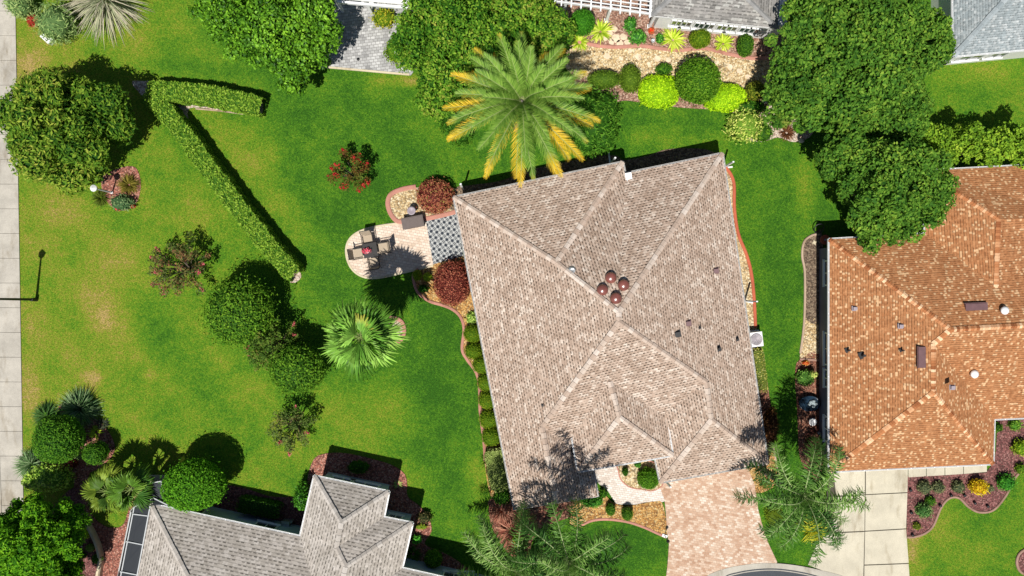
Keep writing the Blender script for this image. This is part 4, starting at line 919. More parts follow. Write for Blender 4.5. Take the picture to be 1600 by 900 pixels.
def shrub(name, label, cat, x, y, rx, ry, h, pal, L=0.09, dens=230, jag=0.07, jit=0.55, rz=0.0, group=None, mat='leaf', wr=0.5, z0=0.0, blobs=None, seed=None, tips=0.0, core=.93, clump=.3):
    dens = dens * 1.5; jag = max(jag, .07); jit = jit + .15; tips = max(tips, .06)
    """clipped or loose bush as one mesh standing on the ground; x, y is where its middle shows"""
    rng = np.random.default_rng(seed if seed is not None else int(x * 7 + y))
    hm = h * 0.5 + z0; k = (HC - hm) / HC / PPM; c = W(x, y, 0) * ((HC - hm) / HC)
    R = (rx * k, ry * k, h * 0.52)
    bl = []
    if blobs:
        for dx, dy, sr in blobs: bl.append(((c.x + dx * R[0], c.y + dy * R[1], max(h * .46 * sr, R[2] * sr)), (R[0] * sr, R[1] * sr, h * .5 * sr * 1.05)))
    else: bl = [((c.x, c.y, h * 0.47 + z0), (R[0] * .97, R[1] * .97, h * .53))]
    b = Buf(); cloud(b, rng, bl, dens, L, pal, wr, jag, jit, core=core, zmin=-0.75, tips=tips, clump=clump)
    if z0: b.tube([(c.x, c.y, 0), (c.x + .02, c.y, z0 + h * .3)], .05 + .015 * h, 7, (0.12, 0.09, 0.07))
    return tag(b.build(name, M[mat], None, (c.x, c.y, 0)), label, cat, group)

def tree(name, label, x, y, rx, ry, h, pal, nb=40, sub=.3, L=.2, dens=90, trunk_r=.16, hm=None, hc=None, group=None, mat='leaf', jag=.26, jit=.85, wr=.55, flowers=None, seed=None, rzf=.5, tips=.1, cat='tree', extra=(), zmin=-.3, core=.56, fine=True):
    rng = np.random.default_rng(seed if seed is not None else int(x * 3 + y))
    hm = hm if hm is not None else h * .62; f = (HC - hm) / HC; k = f / PPM; c = W(x, y, 0) * f
    R = (rx * k * .93, ry * k * .93, (h - hm)); root = thing(name, label, cat, (c.x, c.y, 0), group)
    if fine and nb > 30: nb = int(nb * 1.9); sub *= .66
    bl = crown_blobs(rng, (c.x, c.y, hm), R, nb, sub, zmin)
    for ex, ey, er in extra:
        g = W(ex, ey, 0) * f; bl += crown_blobs(rng, (g.x, g.y, hm * .85), (er * k, er * k, (h - hm) * .7), max(8, int(nb * .2)), .3, zmin)
    b = Buf(); cloud(b, rng, bl, dens, L, pal, wr, jag, jit, core=core, tips=tips)
    if flowers:
        pal2, nf = flowers
        for _ in range(nf):
            d = rand_dirs(rng, 1, 0.0)[0]; p = np.array((c.x, c.y, hm)) + d * np.array(R) * 1.02
            n = 26; q = p + rng.normal(size=(n, 3)) * .11; leaves(b, rng, q, np.tile(d, (n, 1)), np.full(n, .1), .8, pick(rng, pal2, n), .8)
    b.build('crown', M[mat], root)
    tg = [bl[i][0] for i in range(0, min(len(bl) - 1, 18), 3)]
    bark_trunk(root, (c.x, c.y, -.03), (c.x, c.y, hm), trunk_r, trunk_r * .55, tg)
    return root

def tuft(name, label, cat, x, y, r, h, pal, n=150, w=.05, group=None, e0=(.15, 1.35), droop=.9, tip=None, seed=None, mat='leaf', az=None, trunk=0, L=None):
    rng = np.random.default_rng(seed if seed is not None else int(x * 5 + y)); hm = trunk + h * .4
    c = W(x, y, 0) * ((HC - hm) / HC); k = (HC - hm) / HC / PPM; b = Buf()
    blades(b, rng, (c.x, c.y, trunk + .02), n, (L or r * k * 1.12), w, pal, e0, droop, tip=tip, az=az)
    if trunk: b.tube([(c.x, c.y, 0), (c.x, c.y, trunk + .05)], .09, 8, (.2, .17, .13))
    return tag(b.build(name, M[mat], None, (c.x, c.y, 0)), label, cat, group)

# ---- trees
G1 = 'large garden trees'
tree('dome_tree', 'broad dome shaped yellow green tree overlapping the sidewalk at the left edge', 101, 196, 98, 87, 5.0, G_DOME, 46, .26, .26, 120, .2, hm=2.7, wr=.34, jag=.10, tips=.4, zmin=-.6, jit=.75, core=.8, fine=False)
tree('leafy_tree', 'bushy dark green tree left of the grey paver terrace at the top edge', 432, 40, 106, 72, 5.2, [(0.015, .06, .005), (.045, .13, .01), (.10, .24, .02), (.18, .36, .035)], 46, .3, .19, 120, .18, extra=((455, 108, 34), (330, 10, 34), (500, 60, 34)), mat='gloss')
tree('broad_tree', 'wide mottled yellow green tree between the grey terrace and the feather palm', 742, 52, 128, 96, 5.2, G_T3, 95, .23, .17, 140, .2, extra=((690, 140, 40), (800, 20, 60), (650, 60, 40), (860, 50, 34)), seed=9)
tree('spreading_tree', 'largest green tree at the top right overlapping the sunroom house roof', 1336, 78, 148, 112, 7.0, G_OAK, 110, .2, .20, 120, .28, extra=((1400, 170, 52), (1250, 150, 48), (1450, 60, 40), (1330, 180, 40)), hm=4.2, seed=11)
tree('oak_tree', 'round dark green tree leaning over the corner of the orange roof', 1392, 290, 92, 88, 7.2, G_OAK, 70, .24, .19, 120, .25, extra=((1325, 245, 40), (1450, 300, 40), (1385, 350, 36), (1310, 235, 26)), hm=4.4, seed=12)
for i, (x, y, r, l) in enumerate(((1448, 222, 34, 'small light green tree nearest the round dark tree, behind the orange roof'), (1500, 224, 32, 'second small light green tree from the dark tree, behind the orange roof'), (1545, 230, 32, 'light green tree second from the right edge behind the orange roof'), (1594, 226, 34, 'light green tree cut by the right edge behind the orange roof'))):
    tree('boundary_tree', l, x, y, r * 1.05, r * .95, 4.0, [(.04, .1, .01), (.10, .2, .02), (.17, .29, .03), (.26, .36, .05)], 22, .34, .17, 120, .1, group='row of small trees behind the orange roof', seed=40 + i)

def crape(label, x, y, r, h, pal, fl, nf, seed, n=26, dens=150, rmin=.25):
    """open multi-stemmed shrub tree: stems splay out, leaf clumps and flower panicles sit at their ends"""
    rng = np.random.default_rng(seed); hm = h * .6; f = (HC - hm) / HC; k = f / PPM; c = W(x, y, 0) * f; R = r * k
    root = thing('crape_myrtle', label, 'tree', (c.x, c.y, 0), 'crape myrtles on the lawn'); st = Buf(); cr = Buf(); bl = []
    for i in range(n):
        az = i * 2.39996 + rng.normal() * .25; q = rmin + (1 - rmin) * math.sqrt((i + .5) / n) * (.72 + .4 * rng.random()); zz = h * (1.0 - .55 * q * q) * (.85 + .2 * rng.random())
        p = Vector((c.x + R * q * math.cos(az), c.y + R * q * math.sin(az), zz)); s0 = Vector((c.x + .08 * math.cos(az), c.y + .08 * math.sin(az), 0)); m = s0.lerp(p, .5) + Vector((0, 0, .25))
        st.tube([s0, m, p], [.035, .02, .008], 5)
        bl.append((p, (.2 + .1 * rng.random(),) * 2 + (.16,)))
        bl.append((m.lerp(p, .45), (.2, .2, .14)))
    cloud(cr, rng, bl, dens, .13, pal, .5, .45, .9, core=0, tips=.5, clump=.5)
    for i in range(nf):
        p, _ = bl[2 * int((1 - (i / max(1, nf)) ** 1.3) * (n - 1))]; p = np.array(p) + (rng.normal(size=3) * .08); d = np.array((p[0] - c.x, p[1] - c.y, .8)); d /= np.linalg.norm(d)
        m = 46; t = rng.random(m); q = p + d * t[:, None] * .26 + rng.normal(size=(m, 3)) * (.085 * (1.1 - t))[:, None]
        leaves(cr, rng, q, np.tile(d, (m, 1)), np.full(m, .085), .8, pick(rng, fl, m), .8)
    cr.build('crown', M['leaf'], root); st.build('trunk', M['bark'], root); return root
crape('small crape myrtle covered in bright red flowers on the open lawn', 546, 268, 33, 2.6, [(.10, .03, .015), (.09, .06, .02), (.06, .10, .02), (.09, .15, .03)], [(.30, .01, .02), (.5, .02, .03), (.6, .06, .05)], 15, 1, 20)
crape('crape myrtle with sparse pink blooms on the yellowish left lawn', 277, 418, 46, 2.7, G_PURP, FLOWER_PINK, 9, 2, 34)
crape('thin purple green crape myrtle below the cluster of round bushes', 454, 668, 35, 2.4, [(.02, .05, .015), (.06, .10, .03), (.1, .14, .05), (.12, .07, .05)], FLOWER_PINK, 4, 3, 24)
crape('reddish green crape myrtle squeezed between two round bushes', 424, 542, 42, 3.0, [(.015, .05, .01), (.05, .10, .02), (.09, .16, .03), (.14, .10, .05)], FLOWER_PINK, 5, 4, 44, dens=200, rmin=.1)

# ---- round bushes
RG = 'round clipped bushes on the west lawn'
shrub('round_bush', 'upper round green bush of the cluster below the V shaped hedge', 'bush', 372, 488, 56, 55, 2.9, G_MID, .15, 190, .09, group=RG, wr=.4, tips=.15, z0=.8)
shrub('round_bush', 'lower round green bush of the cluster, beside the fan palm', 'bush', 464, 577, 45, 40, 2.6, G_MID, .15, 190, .09, group=RG, wr=.4, tips=.15, z0=.8)
shrub('round_bush', 'round bush standing against the north wall of the grey roofed house', 'bush', 303, 759, 51, 41, 2.6, [(.02, .08, .006), (.045, .15, .01), (.075, .22, .014), (.12, .28, .02)], .14, 240, .05, group=RG, wr=.4, z0=.9)
shrub('round_bush', 'round dark green bush between two spiky clumps near the sidewalk', 'bush', 90, 686, 39, 40, 2.3, G_DARK, .12, 260, .05, group=RG, wr=.4, z0=.7)
shrub('round_bush', 'small round green bush right of the larger one near the sidewalk', 'bush', 149, 708, 20, 19, 1.4, G_DARK, .09, 320, .05, group=RG, wr=.4, z0=.5)
tree('rounded_tree', 'very large dense green tree in the bottom left corner', 62, 838, 84, 70, 5.4, [(.02, .085, .004), (.05, .16, .008), (.09, .24, .012), (.16, .32, .02)], 60, .26, .17, 150, .2, hm=3.0, jag=.08, tips=.1, extra=((20, 890, 50), (80, 905, 36)), wr=.4, core=.8)

# ---- V hedge: box section clipped hedge, two arms
def hedge(name, label, arms, h, hw, pal, seed, L=.075, dens=330, cat='hedge'):
    rng = np.random.default_rng(seed); k = (HC - h) / HC; b = Buf(); allp = []
    for arm in arms:
        P = [Vector((*p, 0)) for p in smooth([tuple((W(*q) * k)[:2]) for q in arm], False, 6)]
        allp += P; S = [0.0]
        for i in range(1, len(P)): S.append(S[-1] + (P[i] - P[i - 1]).length)
        T = S[-1]; 
        def at(s):
            i = min(max(int(np.searchsorted(S, s)) - 1, 0), len(P) - 2); t = (s - S[i]) / (S[i + 1] - S[i]); d = (P[i + 1] - P[i]).normalized(); return P[i].lerp(P[i + 1], t), d
        prof = [(-1, 0), (-1.0, .5), (-.97, .85), (-.86, .98), (-.5, 1.0), (0, 1.01), (.5, 1.0), (.86, .98), (.97, .85), (1.0, .5), (1, 0)]
        plen = [0]; 
        for i in range(1, len(prof)): plen.append(plen[-1] + math.hypot((prof[i][0] - prof[i - 1][0]) * hw, (prof[i][1] - prof[i - 1][1]) * h))
        n = int(T * plen[-1] * dens); pos = np.zeros((n, 3)); nr = np.zeros((n, 3))
        ss = rng.random(n) * (T + .3) - .15; qq = rng.random(n) * plen[-1]
        for j in range(n):
            c, d = at(min(max(ss[j], 0), T)); c = c + d * (ss[j] - min(max(ss[j], 0), T)); s = Vector((-d.y, d.x, 0)); q = qq[j]; i = min(int(np.searchsorted(plen, q)) - 1, len(prof) - 2); i = max(i, 0); t = (q - plen[i]) / (plen[i + 1] - plen[i])
            a = prof[i][0] * (1 - t) + prof[i + 1][0] * t; z = prof[i][1] * (1 - t) + prof[i + 1][1] * t; m = Vector((prof[i + 1][0] - prof[i][0], prof[i + 1][1] - prof[i][1])); nn = s * (-m.y * -1 if False else 0)
            wob = 1 + .05 * math.sin(ss[j] * 2.1 + a) + .03 * math.sin(ss[j] * 5.3); ends = 1 + .05 * math.sin(ss[j] * 9.1 + 2 * a) - .25 * max(0, 1 - min(ss[j] + .15, T - ss[j] + .15) / .35)
            pos[j] = tuple(c + s * (a * hw * wob * ends) + Vector((0, 0, max(.02, z * h * (1 + .02 * math.sin(ss[j] * 3.7)) - rng.random() * .13)))); nr[j] = tuple(s * a * (1.2 if abs(a) > .9 else .2) + Vector((0, 0, 1 if z > .9 else .25)))
        nr /= np.linalg.norm(nr, axis=1)[:, None]
        leaves(b, rng, pos, nr, np.full(n, L), .5, pick(rng, pal, n), .55)
        V = []; F = []; m_ = 5; cp = [(-.9, 0), (-.9, .88), (0, .94), (.9, .88), (.9, 0)]; N = 40
        for i in range(N + 1):
            c, d = at(T * i / N * .998); s = Vector((-d.y, d.x, 0))
            for a, z in cp: V.append(tuple(c + s * a * hw + Vector((0, 0, z * h))))
        for i in range(N):
            for q in range(m_ - 1): F.append((i * m_ + q, i * m_ + q + 1, (i + 1) * m_ + q + 1, (i + 1) * m_ + q))
        b.add(V, F, pal[0]); b.add(V[:m_], [(0, 1, 2, 3, 4)], pal[0]) if False else None
    c = allp[len(allp) // 2]
    return tag(b.build(name, M['leaf'], None, (c.x, c.y, 0)), label, cat)
hedge('clipped_hedge', 'long V shaped clipped green hedge on the left lawn', [[(232, 140), (262, 140.5), (300, 143), (350, 151), (402, 163)], [(231, 146), (262, 180), (300, 229), (345, 290), (400, 362), (456, 428)]], 1.2, .54, [tuple(np.array(q) * (1.5, 1.5, 1.0)) for q in G_HEDGE], 5, L=.15, dens=330)
hedge('boxwood_hedge', 'low dark green hedge in shade along the grey roofed house', [[(372, 790), (400, 795), (432, 802)]], 1.0, .42, G_DARK, 6)
hedge('variegated_hedge', 'yellow variegated narrow hedge along the east side of the main house', [[(1186, 548), (1190, 575), (1194, 610)]], 1.0, .28, [(.10, .14, .02), (.3, .32, .05), (.55, .52, .12), (.6, .58, .25)], 7, L=.08)
hedge('square_hedge', 'pale green square clipped hedge at the southwest corner of the main house', [[(775, 705), (779, 735), (785, 764)]], 1.2, .66, [(.16, .22, .05), (.27, .35, .09), (.40, .48, .15), (.50, .56, .2)], 8, L=.08)

# ---- palms
def date_palm():
    rng = np.random.default_rng(21); H = 6.3; f = (HC - H) / HC; c = W(816, 157, 0) * f
    root = thing('date_palm', 'large feather palm with blue green fronds and yellow tips above the main roof edge', 'palm tree', (c.x, c.y, 0))
    b = Buf(); zs = np.linspace(-.03, H - .1, 26); b.tube([(c.x, c.y, z) for z in zs], [.42 - .06 * (i / 25) + (.03 if i % 2 else 0) for i in range(26)], 12); b.build('trunk', M['palmbark'], root)
    n = 54; ga = 2.39996
    for i in range(n):
        t = i / n; az = i * ga + rng.normal() * .08; el = 1.35 - 1.45 * t ** .8 + rng.normal() * .07; L = 3.15 + .75 * min(1, t * 1.6) - (.9 * (1 - t) ** 4) + rng.normal() * .12; L *= 1.0 + .12 * max(0, -math.sin(az)) * (t > .4) - .13 * max(0, math.sin(az))
        old = max(0, (t - .36) * 2.4) * (0.5 + 0.8 * rng.random()) * (1.25 if math.sin(az) < .3 or abs(math.cos(az)) > .75 else .6)
        def colf(tt, m, old=old):
            g = pick(rng, [(.045, .12, .015), (.12, .24, .03), (.23, .38, .06), (.38, .52, .12)], m, .25 + .5 * rng.random(m)); y = pick(rng, [(.58, .36, .015), (.78, .52, .03), (.72, .50, .06)], m)
            w = np.clip((tt - (1.02 - .6 * old)) * 5, 0, 1)[:, None] * (old > .12)
            return g * (1 - w) + y * w
        fb = Buf(); frond(fb, rng, (c.x + .1 * math.cos(az), c.y + .1 * math.sin(az), H - .25 * t), az, L, el, .70 + .30 * t, .58, 60, .042, colf, vee=.55, fwd=.85, hang=.12, rc=(.30, .36, .14), bend=rng.normal() * .1, mess=.03)
        fb.build('frond', M['gloss'], root)
date_palm()

def fan_palm(name, label, x, y, H, rad, n, pal, seed, yel=.12, seg=26, parts=True, cat='palm tree', tr=.16, w=.055, group=None, droop=.8):
    rng = np.random.default_rng(seed); f = (HC - H) / HC; c = W(x, y, 0) * f; R = rad * f / PPM
    root = thing(name, label, cat, (c.x, c.y, 0), group)
    b = Buf(); zs = np.linspace(-.03, H - .05, 18); b.tube([(c.x, c.y, z) for z in zs], [tr * (1.15 - .2 * i / 17) + (.02 if i % 2 else 0) for i in range(18)], 10); b.build('trunk', M['palmbark'], root)
    for i in range(n):
        t = (i + 2.5) / (n + 2); az = i * 2.39996 + rng.normal() * .1; el = 1.15 - 1.3 * t + rng.normal() * .18; pet = R * .50 * (.55 + .6 * t) * (.85 + .3 * rng.random()); fr = R * .66 * (.8 + .3 * rng.random())
        p0 = np.array((c.x, c.y, H)); a = el; d = np.array((math.cos(a) * math.cos(az), math.cos(a) * math.sin(az), math.sin(a))); hub = p0 + d * pet
        a2 = el - droop * .45; d2 = np.array((math.cos(a2) * math.cos(az), math.cos(a2) * math.sin(az), math.sin(a2))); sd = np.array((-math.sin(az), math.cos(az), 0)); up = np.cross(d2, sd); ro_ = rng.normal() * .45; sd, up = sd * math.cos(ro_) + up * math.sin(ro_), up * math.cos(ro_) - sd * math.sin(ro_)
        fb = Buf(); fb.tube([tuple(p0), tuple(hub)], [.025, .015], 4, (.25, .33, .1), False)
        th = np.linspace(-1.35, 1.35, seg) + rng.normal(size=seg) * .03; V = []; C = []; F = []
        base = pick(rng, pal, 1)[0]; yl = rng.random() < yel * (2 if t > .6 else .3)
        for k, q in enumerate(th):
            dd = d2 * math.cos(q) + sd * math.sin(q) + up * (.18 * math.cos(q)); dd /= np.linalg.norm(dd); pe = np.cross(dd, up); l = fr * (.50 + .50 * math.cos(q * .9)) * (.85 + .3 * rng.random())
            m1 = hub + dd * l * .5; m2 = hub + dd * l * .8 + np.array((0, 0, -.10 * l * droop)); tp = hub + dd * l * 1.12 + np.array((0, 0, -.45 * l * droop)); o = len(V)
            ww = l * .05 + w * .2; z = (.07 if k % 2 else -.02) * l
            for p, w_ in ((hub, .008), (m1, ww), (m2, ww * .55), (tp, .006)):
                V += [p - pe * w_ + up * z, p + pe * w_]
            cc = base * (.65 + .7 * rng.random()); cy = np.array((.60, .55, .10)) if yl else cc * 1.1 + np.array((.02, .02, .0))
            C += [cc, cc, cc, cc, (cc + cy) / 2, (cc + cy) / 2, cy, cy]; F += [(o, o + 1, o + 3, o + 2), (o + 2, o + 3, o + 5, o + 4), (o + 4, o + 5, o + 7, o + 6)]
        V = np.array(V); V[:, 2] = np.maximum(V[:, 2], .03); fb.add(V, F, np.array(C)); fb.build('fan_leaf', M['gloss'], root)
    return root
fan_palm('fan_palm', 'tall fan palm with bright green star shaped leaves in a pink ringed bed', 563, 527, 6.6, 54, 26, [(.03, .10, .01), (.07, .19, .02), (.14, .32, .04), (.26, .46, .08)], 31, yel=.08, seg=30)
PG = 'small fan palms by the screened enclosure'
fan_palm('small_fan_palm', 'small fan palm on the yellow green lawn tongue, left one of the pair', 167, 768, 2.2, 34, 14, [(.05, .12, .015), (.12, .20, .02), (.22, .30, .035)], 32, yel=.06, tr=.1, group=PG)
fan_palm('small_fan_palm', 'small fan palm next to the screened enclosure, right one of the pair', 205, 764, 2.5, 35, 14, [(.04, .12, .015), (.09, .2, .02), (.17, .29, .04)], 33, yel=.06, tr=.1, group=PG)

def queen_palm(label, x, y, H, R, n, seed, base=None, pal=None, azs=None, lean=None, cut=None):
    rng = np.random.default_rng(seed); f = (HC - H) / HC; c = W(x, y, 0) * f; bx = W(*base) if base else c
    root = thing('queen_palm', label, 'palm tree', (bx.x, bx.y, 0), 'queen palms in front of the main house')
    b = Buf(); pts = [Vector((bx.x, bx.y, -.03)).lerp(Vector((c.x, c.y, H)), t) for t in np.linspace(0, 1, 14)]
    b.tube(pts, [.2 - .06 * i / 13 for i in range(14)], 10); b.build('trunk', M['palmbark'], root)
    pal = pal or [(.025, .085, .015), (.065, .17, .03), (.15, .29, .055), (.32, .45, .14)]
    for i in range(n):
        t = (i + .5) / n; az = azs[i] if azs else i * 2.39996 + rng.normal() * .15; el = 1.3 - 1.0 * t + rng.normal() * .15; L = R * f / PPM * 1.4 * (.85 + .2 * rng.random())
        cc = (.0 + .95 * rng.random())
        def colf(tt, m): return pick(rng, pal, m, cc * .6 + .4 * rng.random(m))
        fb = Buf(); frond(fb, rng, (c.x, c.y, H), az, L, el, 1.25 + .7 * rng.random(), .60, 90, .042, colf, vee=.10, fwd=.12, hang=.7, rc=(.36, .44, .2), bend=rng.normal() * .7, start=.1, mess=.3, pw=.28)
        fb.build('frond', M['gloss'], root)
    return root
queen_palm('feathery palm leaning between the driveways with long drooping green fronds', 1256, 776, 6.0, 84, 18, 41, (1190, 733))
queen_palm('feathery palm whose fronds cover the front corner of the main roof', 888, 878, 8.0, 84, 17, 42, (830, 868))
queen_palm('feathery palm at the bottom edge left of the front lawn', 806, 892, 5.0, 82, 20, 43, (818, 866))

# ---- top left group
fan = tuft('silver_palm_grass', 'large silvery fountain of long narrow leaves at the top left', 'palm', 158, -8, 68, 1.8, [(.14, .2, .1), (.27, .34, .17), (.42, .44, .28), (.5, .44, .36)], 420, .07, e0=(-.1, 1.3), droop=.95, tip=(.45, .38, .32))
fan['category'] = 'spiky plant'
shrub('silver_shrub', 'silver green feathery shrub beside the white box at the top left', 'shrub', 86, 36, 30, 32, 1.7, G_SILVER, .22, 130, .22, wr=.18, tips=.4, jit=.9)
shrub('silver_shrub', 'silver green shrub overhanging the sidewalk at the top left', 'shrub', 32, 8, 22, 20, 1.6, G_SILVER, .22, 130, .22, wr=.18, tips=.4, jit=.9)
shrub('red_leaf_plant', 'small red leaved plant between the two silver shrubs', 'plant', 51, 32, 10, 11, .7, [(.2, .02, .02), (.35, .06, .05), (.3, .12, .06)], .1, 160, .2)
b = Buf(); c = W(78, 62); b.box(c + Vector((0, 0, .16)), (.62, .34, .32), math.radians(-42)); b.box(c + Vector((0, 0, .335)), (.66, .38, .03), math.radians(-42))
ub = thing('utility_box', 'low white utility box with black number on the lawn at the top left', 'utility box', (c.x, c.y, 0)); b.build('box_body', M['white'], ub)
b = Buf(); q = c + Vector((0, 0, .353)); rz = math.radians(-42)
for dx, dy, w, h in ((-.12, 0, .04, .24), (-.15, .09, .05, .03), (-.12, -.12, .11, .03), (.08, .105, .15, .035), (.02, .055, .04, .13), (.08, .0, .15, .035), (.135, -.055, .04, .13), (.07, -.11, .16, .035)):
    b.box(q + Vector((dx * math.cos(rz) - dy * math.sin(rz), dx * math.sin(rz) + dy * math.cos(rz), 0)), (w, h, .008), rz)
b.build('number_mark', M['black'], ub)

# ---- bed below the dome tree: lamp post, mounds
def post_lamp():
    c = W(176, 301); root = thing('lantern_post', 'short white lantern post in the pink bed below the dome tree', 'lamp post', (c.x, c.y, 0))
    b = Buf(); b.tube([c, c + Vector((0, 0, 1.75))], [.045, .035], 8); b.tube([c + Vector((0, 0, 0)), c + Vector((0, 0, .15))], .08, 8); b.build('post', M['white'], root)
    b = Buf(); t = c + Vector((0, 0, 1.75)); b.lathe(t, [(.04, 0), (.12, .06), (.15, .30), (.17, .31)], 6, smooth=False); b.build('lantern_glass', M['galv'], root)
    b = Buf(); b.lathe(t, [(.19, .31), (.17, .34), (.03, .45), (0, .5)], 12, smooth=False); b.build('lantern_cap', M['white'], root)
post_lamp()
tuft('brown_grass_mound', 'round olive brown grass mound in the pink bed below the dome tree', 'grass clump', 199, 288, 17, .6, [(.09, .08, .01), (.15, .13, .02), (.2, .16, .03)], 260, .04)
tuft('dark_grass_mound', 'dark olive grass clump under the white lantern post', 'grass clump', 156, 309, 14, .4, [(.05, .08, .01), (.1, .13, .015)], 160, .04)
shrub('grey_flower_shrub', 'grey green low shrub with pink flowers beside the lantern post', 'shrub', 190, 317, 20, 14, .8, [(.04, .09, .05), (.1, .17, .1), (.2, .27, .18), (.25, .14, .1)], .12, 120, .25)
shrub('pink_flower_clump', 'small clump of pink flowers at the bottom of the bed under the dome tree', 'flowers', 184, 326, 5, 4, .35, FLOWER_PINK, .07, 200, .2)
shrub('red_flower_clump', 'small red flowers at the right corner of the bed under the dome tree', 'flowers', 207, 322, 5, 4, .35, [(.5, .05, .06), (.65, .14, .12)], .07, 200, .2)

# ---- bottom left planting
LG = [(.04, .10, .03), (.09, .17, .06), (.17, .27, .12), (.28, .37, .2)]
tuft('liriope_clump', 'spiky dark green grass mound above the round bush near the sidewalk', 'grass clump', 122, 641, 34, 1.1, LG, 520, .055, e0=(.1, 1.4))
tuft('liriope_clump', 'dark spiky grass clump shaded at the left of the round bush', 'grass clump', 70, 652, 24, .9, [(.03, .09, .02), (.08, .16, .04)], 260, .055, e0=(.1, 1.4))
tuft('liriope_clump', 'spiky green grass mound touching the sidewalk below the round bush', 'grass clump', 46, 727, 26, 1.0, LG, 420, .05, e0=(.1, 1.4))
shrub('light_leaf_shrub', 'light green mottled shrub between spiky clump and big corner tree', 'shrub', 78, 745, 36, 22, 1.3, [(.06, .14, .02), (.14, .27, .04), (.28, .42, .08), (.42, .52, .16)], .14, 150, .25, mat='gloss', tips=.3)
shrub('light_leaf_shrub', 'light green mottled shrub hanging over the sidewalk edge', 'shrub', 50, 752, 15, 14, 1.1, [(.06, .14, .02), (.14, .27, .04), (.28, .42, .08), (.42, .52, .16)], .13, 150, .25, mat='gloss', tips=.3)
tuft('yellow_rosette', 'bright yellow green rosette plant in the pink bed near the sidewalk', 'plant', 148, 676, 11, .5, [(.25, .36, .02), (.4, .5, .04)], 40, .10, e0=(.2, .9))
tuft('dark_rosette', 'dark purple rosette plant beside the yellow green rosette', 'plant', 158, 663, 10, .5, [(.02, .03, .02), (.06, .07, .04)], 40, .09, e0=(.2, .9))
shrub('bronze_plant', 'small bronze red plant between the two round bushes and the mulch', 'plant', 113, 725, 9, 7, .6, G_RED, .1, 160, .25)
shrub('grey_leaf_plant', 'small grey green plant left of the small round bush', 'plant', 124, 712, 8, 7, .5, [(.1, .17, .08), (.25, .33, .18)], .1, 160, .25)
shrub('yellow_plant', 'yellow leaved plant beside the curved low wall at the bottom left', 'plant', 131, 832, 12, 10, .6, G_YEL, .12, 170, .25)
shrub('green_mound', 'small round green mound against the curved low wall', 'plant', 152, 873, 9, 8, .5, G_MID, .08, 300, .08)
shrub('green_mound', 'small dark mound in the mulch left of the curved low wall', 'plant', 128, 868, 7, 6, .4, G_DARK, .08, 300, .08)
shrub('grey_leaf_plant', 'pale bronze plant at the bottom edge left of the curved low wall', 'plant', 118, 888, 11, 10, .5, [(.12, .12, .06), (.22, .25, .1), (.3, .2, .14)], .1, 160, .3)
shrub('green_mound', 'pale green small plant below the yellow leaved plant', 'plant', 141, 856, 8, 7, .4, [(.1, .17, .04), (.2, .28, .08)], .08, 250, .15)
b = Buf(); strip(b, px(smooth([(134, 800), (139, 815), (147, 830), (154, 845), (159, 862), (160, 878), (157, 895), (154, 930)], False)), .22, -.03, .42); o = b.build('retaining_wall', M['cream'], None, tuple(W(155, 860))); tag(o, 'curved cream low garden wall between two mulch beds at bottom left', 'low wall')
for i, (x, y, l) in enumerate(((124, 851, 'white driftwood stick in the mulch below the yellow plant'), (121, 878, 'white driftwood stick near the bottom edge in the mulch'))):
    b = Buf(); c = W(x, y); b.tube([c + Vector((-.2, .08, .03)), c + Vector((0, 0, .07)), c + Vector((.2, -.1, .04))], [.03, .045, .02], 7); tag(b.build('driftwood', M['whitewall'], None, tuple(c)), l, 'driftwood')

# ---- around the grey roofed house
shrub('glossy_shrub', 'dark green shrub hugging the left corner of the front wing of the grey roofed house', 'shrub', 473, 775, 13, 24, 1.8, [(.01, .05, .005), (.03, .12, .01), (.07, .24, .02)], .12, 200, .2, mat='gloss')
shrub('round_shade_shrub', 'round green shrub in shade beside the lower eave of the grey roofed house', 'shrub', 677, 873, 15, 14, 1.2, G_MID, .1, 260, .08)
shrub('bright_leaf_plant', 'small bright green leafy plant between the house wall and the dark shadow', 'plant', 651, 843, 8, 7, .6, [(.05, .25, .03), (.1, .4, .06)], .13, 120, .2)
shrub('dark_rosette_plant', 'dark leaved plant with pale spots in the pink mulch right of the grey roof', 'plant', 663, 809, 12, 11, .6, [(.02, .03, .015), (.06, .06, .03), (.16, .12, .08)], .13, 130, .3)
shrub('yellow_green_plant', 'yellow green low plant below the dark leaved plant in pink mulch', 'plant', 658, 823, 12, 5, .35, [(.1, .17, .02), (.2, .28, .03), (.3, .12, .05)], .1, 150, .3)
tuft('small_yucca', 'small spiky pale green plant in the pink mulch beside the front wing', 'plant', 621, 757, 7, .4, [(.15, .25, .06), (.35, .42, .12)], 30, .06, e0=(.1, .9))
shrub('shade_shrub', 'low dark shrub in the house shadow in the middle of the mulch bed', 'shrub', 560, 730, 20, 12, .7, G_DARK, .1, 150, .3)
tuft('fern_clump', 'fern clump in shade under the eave beside the round shrub', 'fern', 645, 868, 14, .7, G_DARK, 60, .07, e0=(.1, .9))
b = Buf(); c = W(450, 815); b.box(c + Vector((0, 0, .3)), (.42, .34, .6), -.1); b.box(c + Vector((0, 0, .61)), (.46, .38, .03), -.1); b.tube([c + Vector((.3, .12, 0)), c + Vector((.3, .12, .5))], .07, 8); tag(b.build('meter_box', M['galv'], None, tuple(c)), 'grey white meter box in shade beside the low hedge', 'meter box')
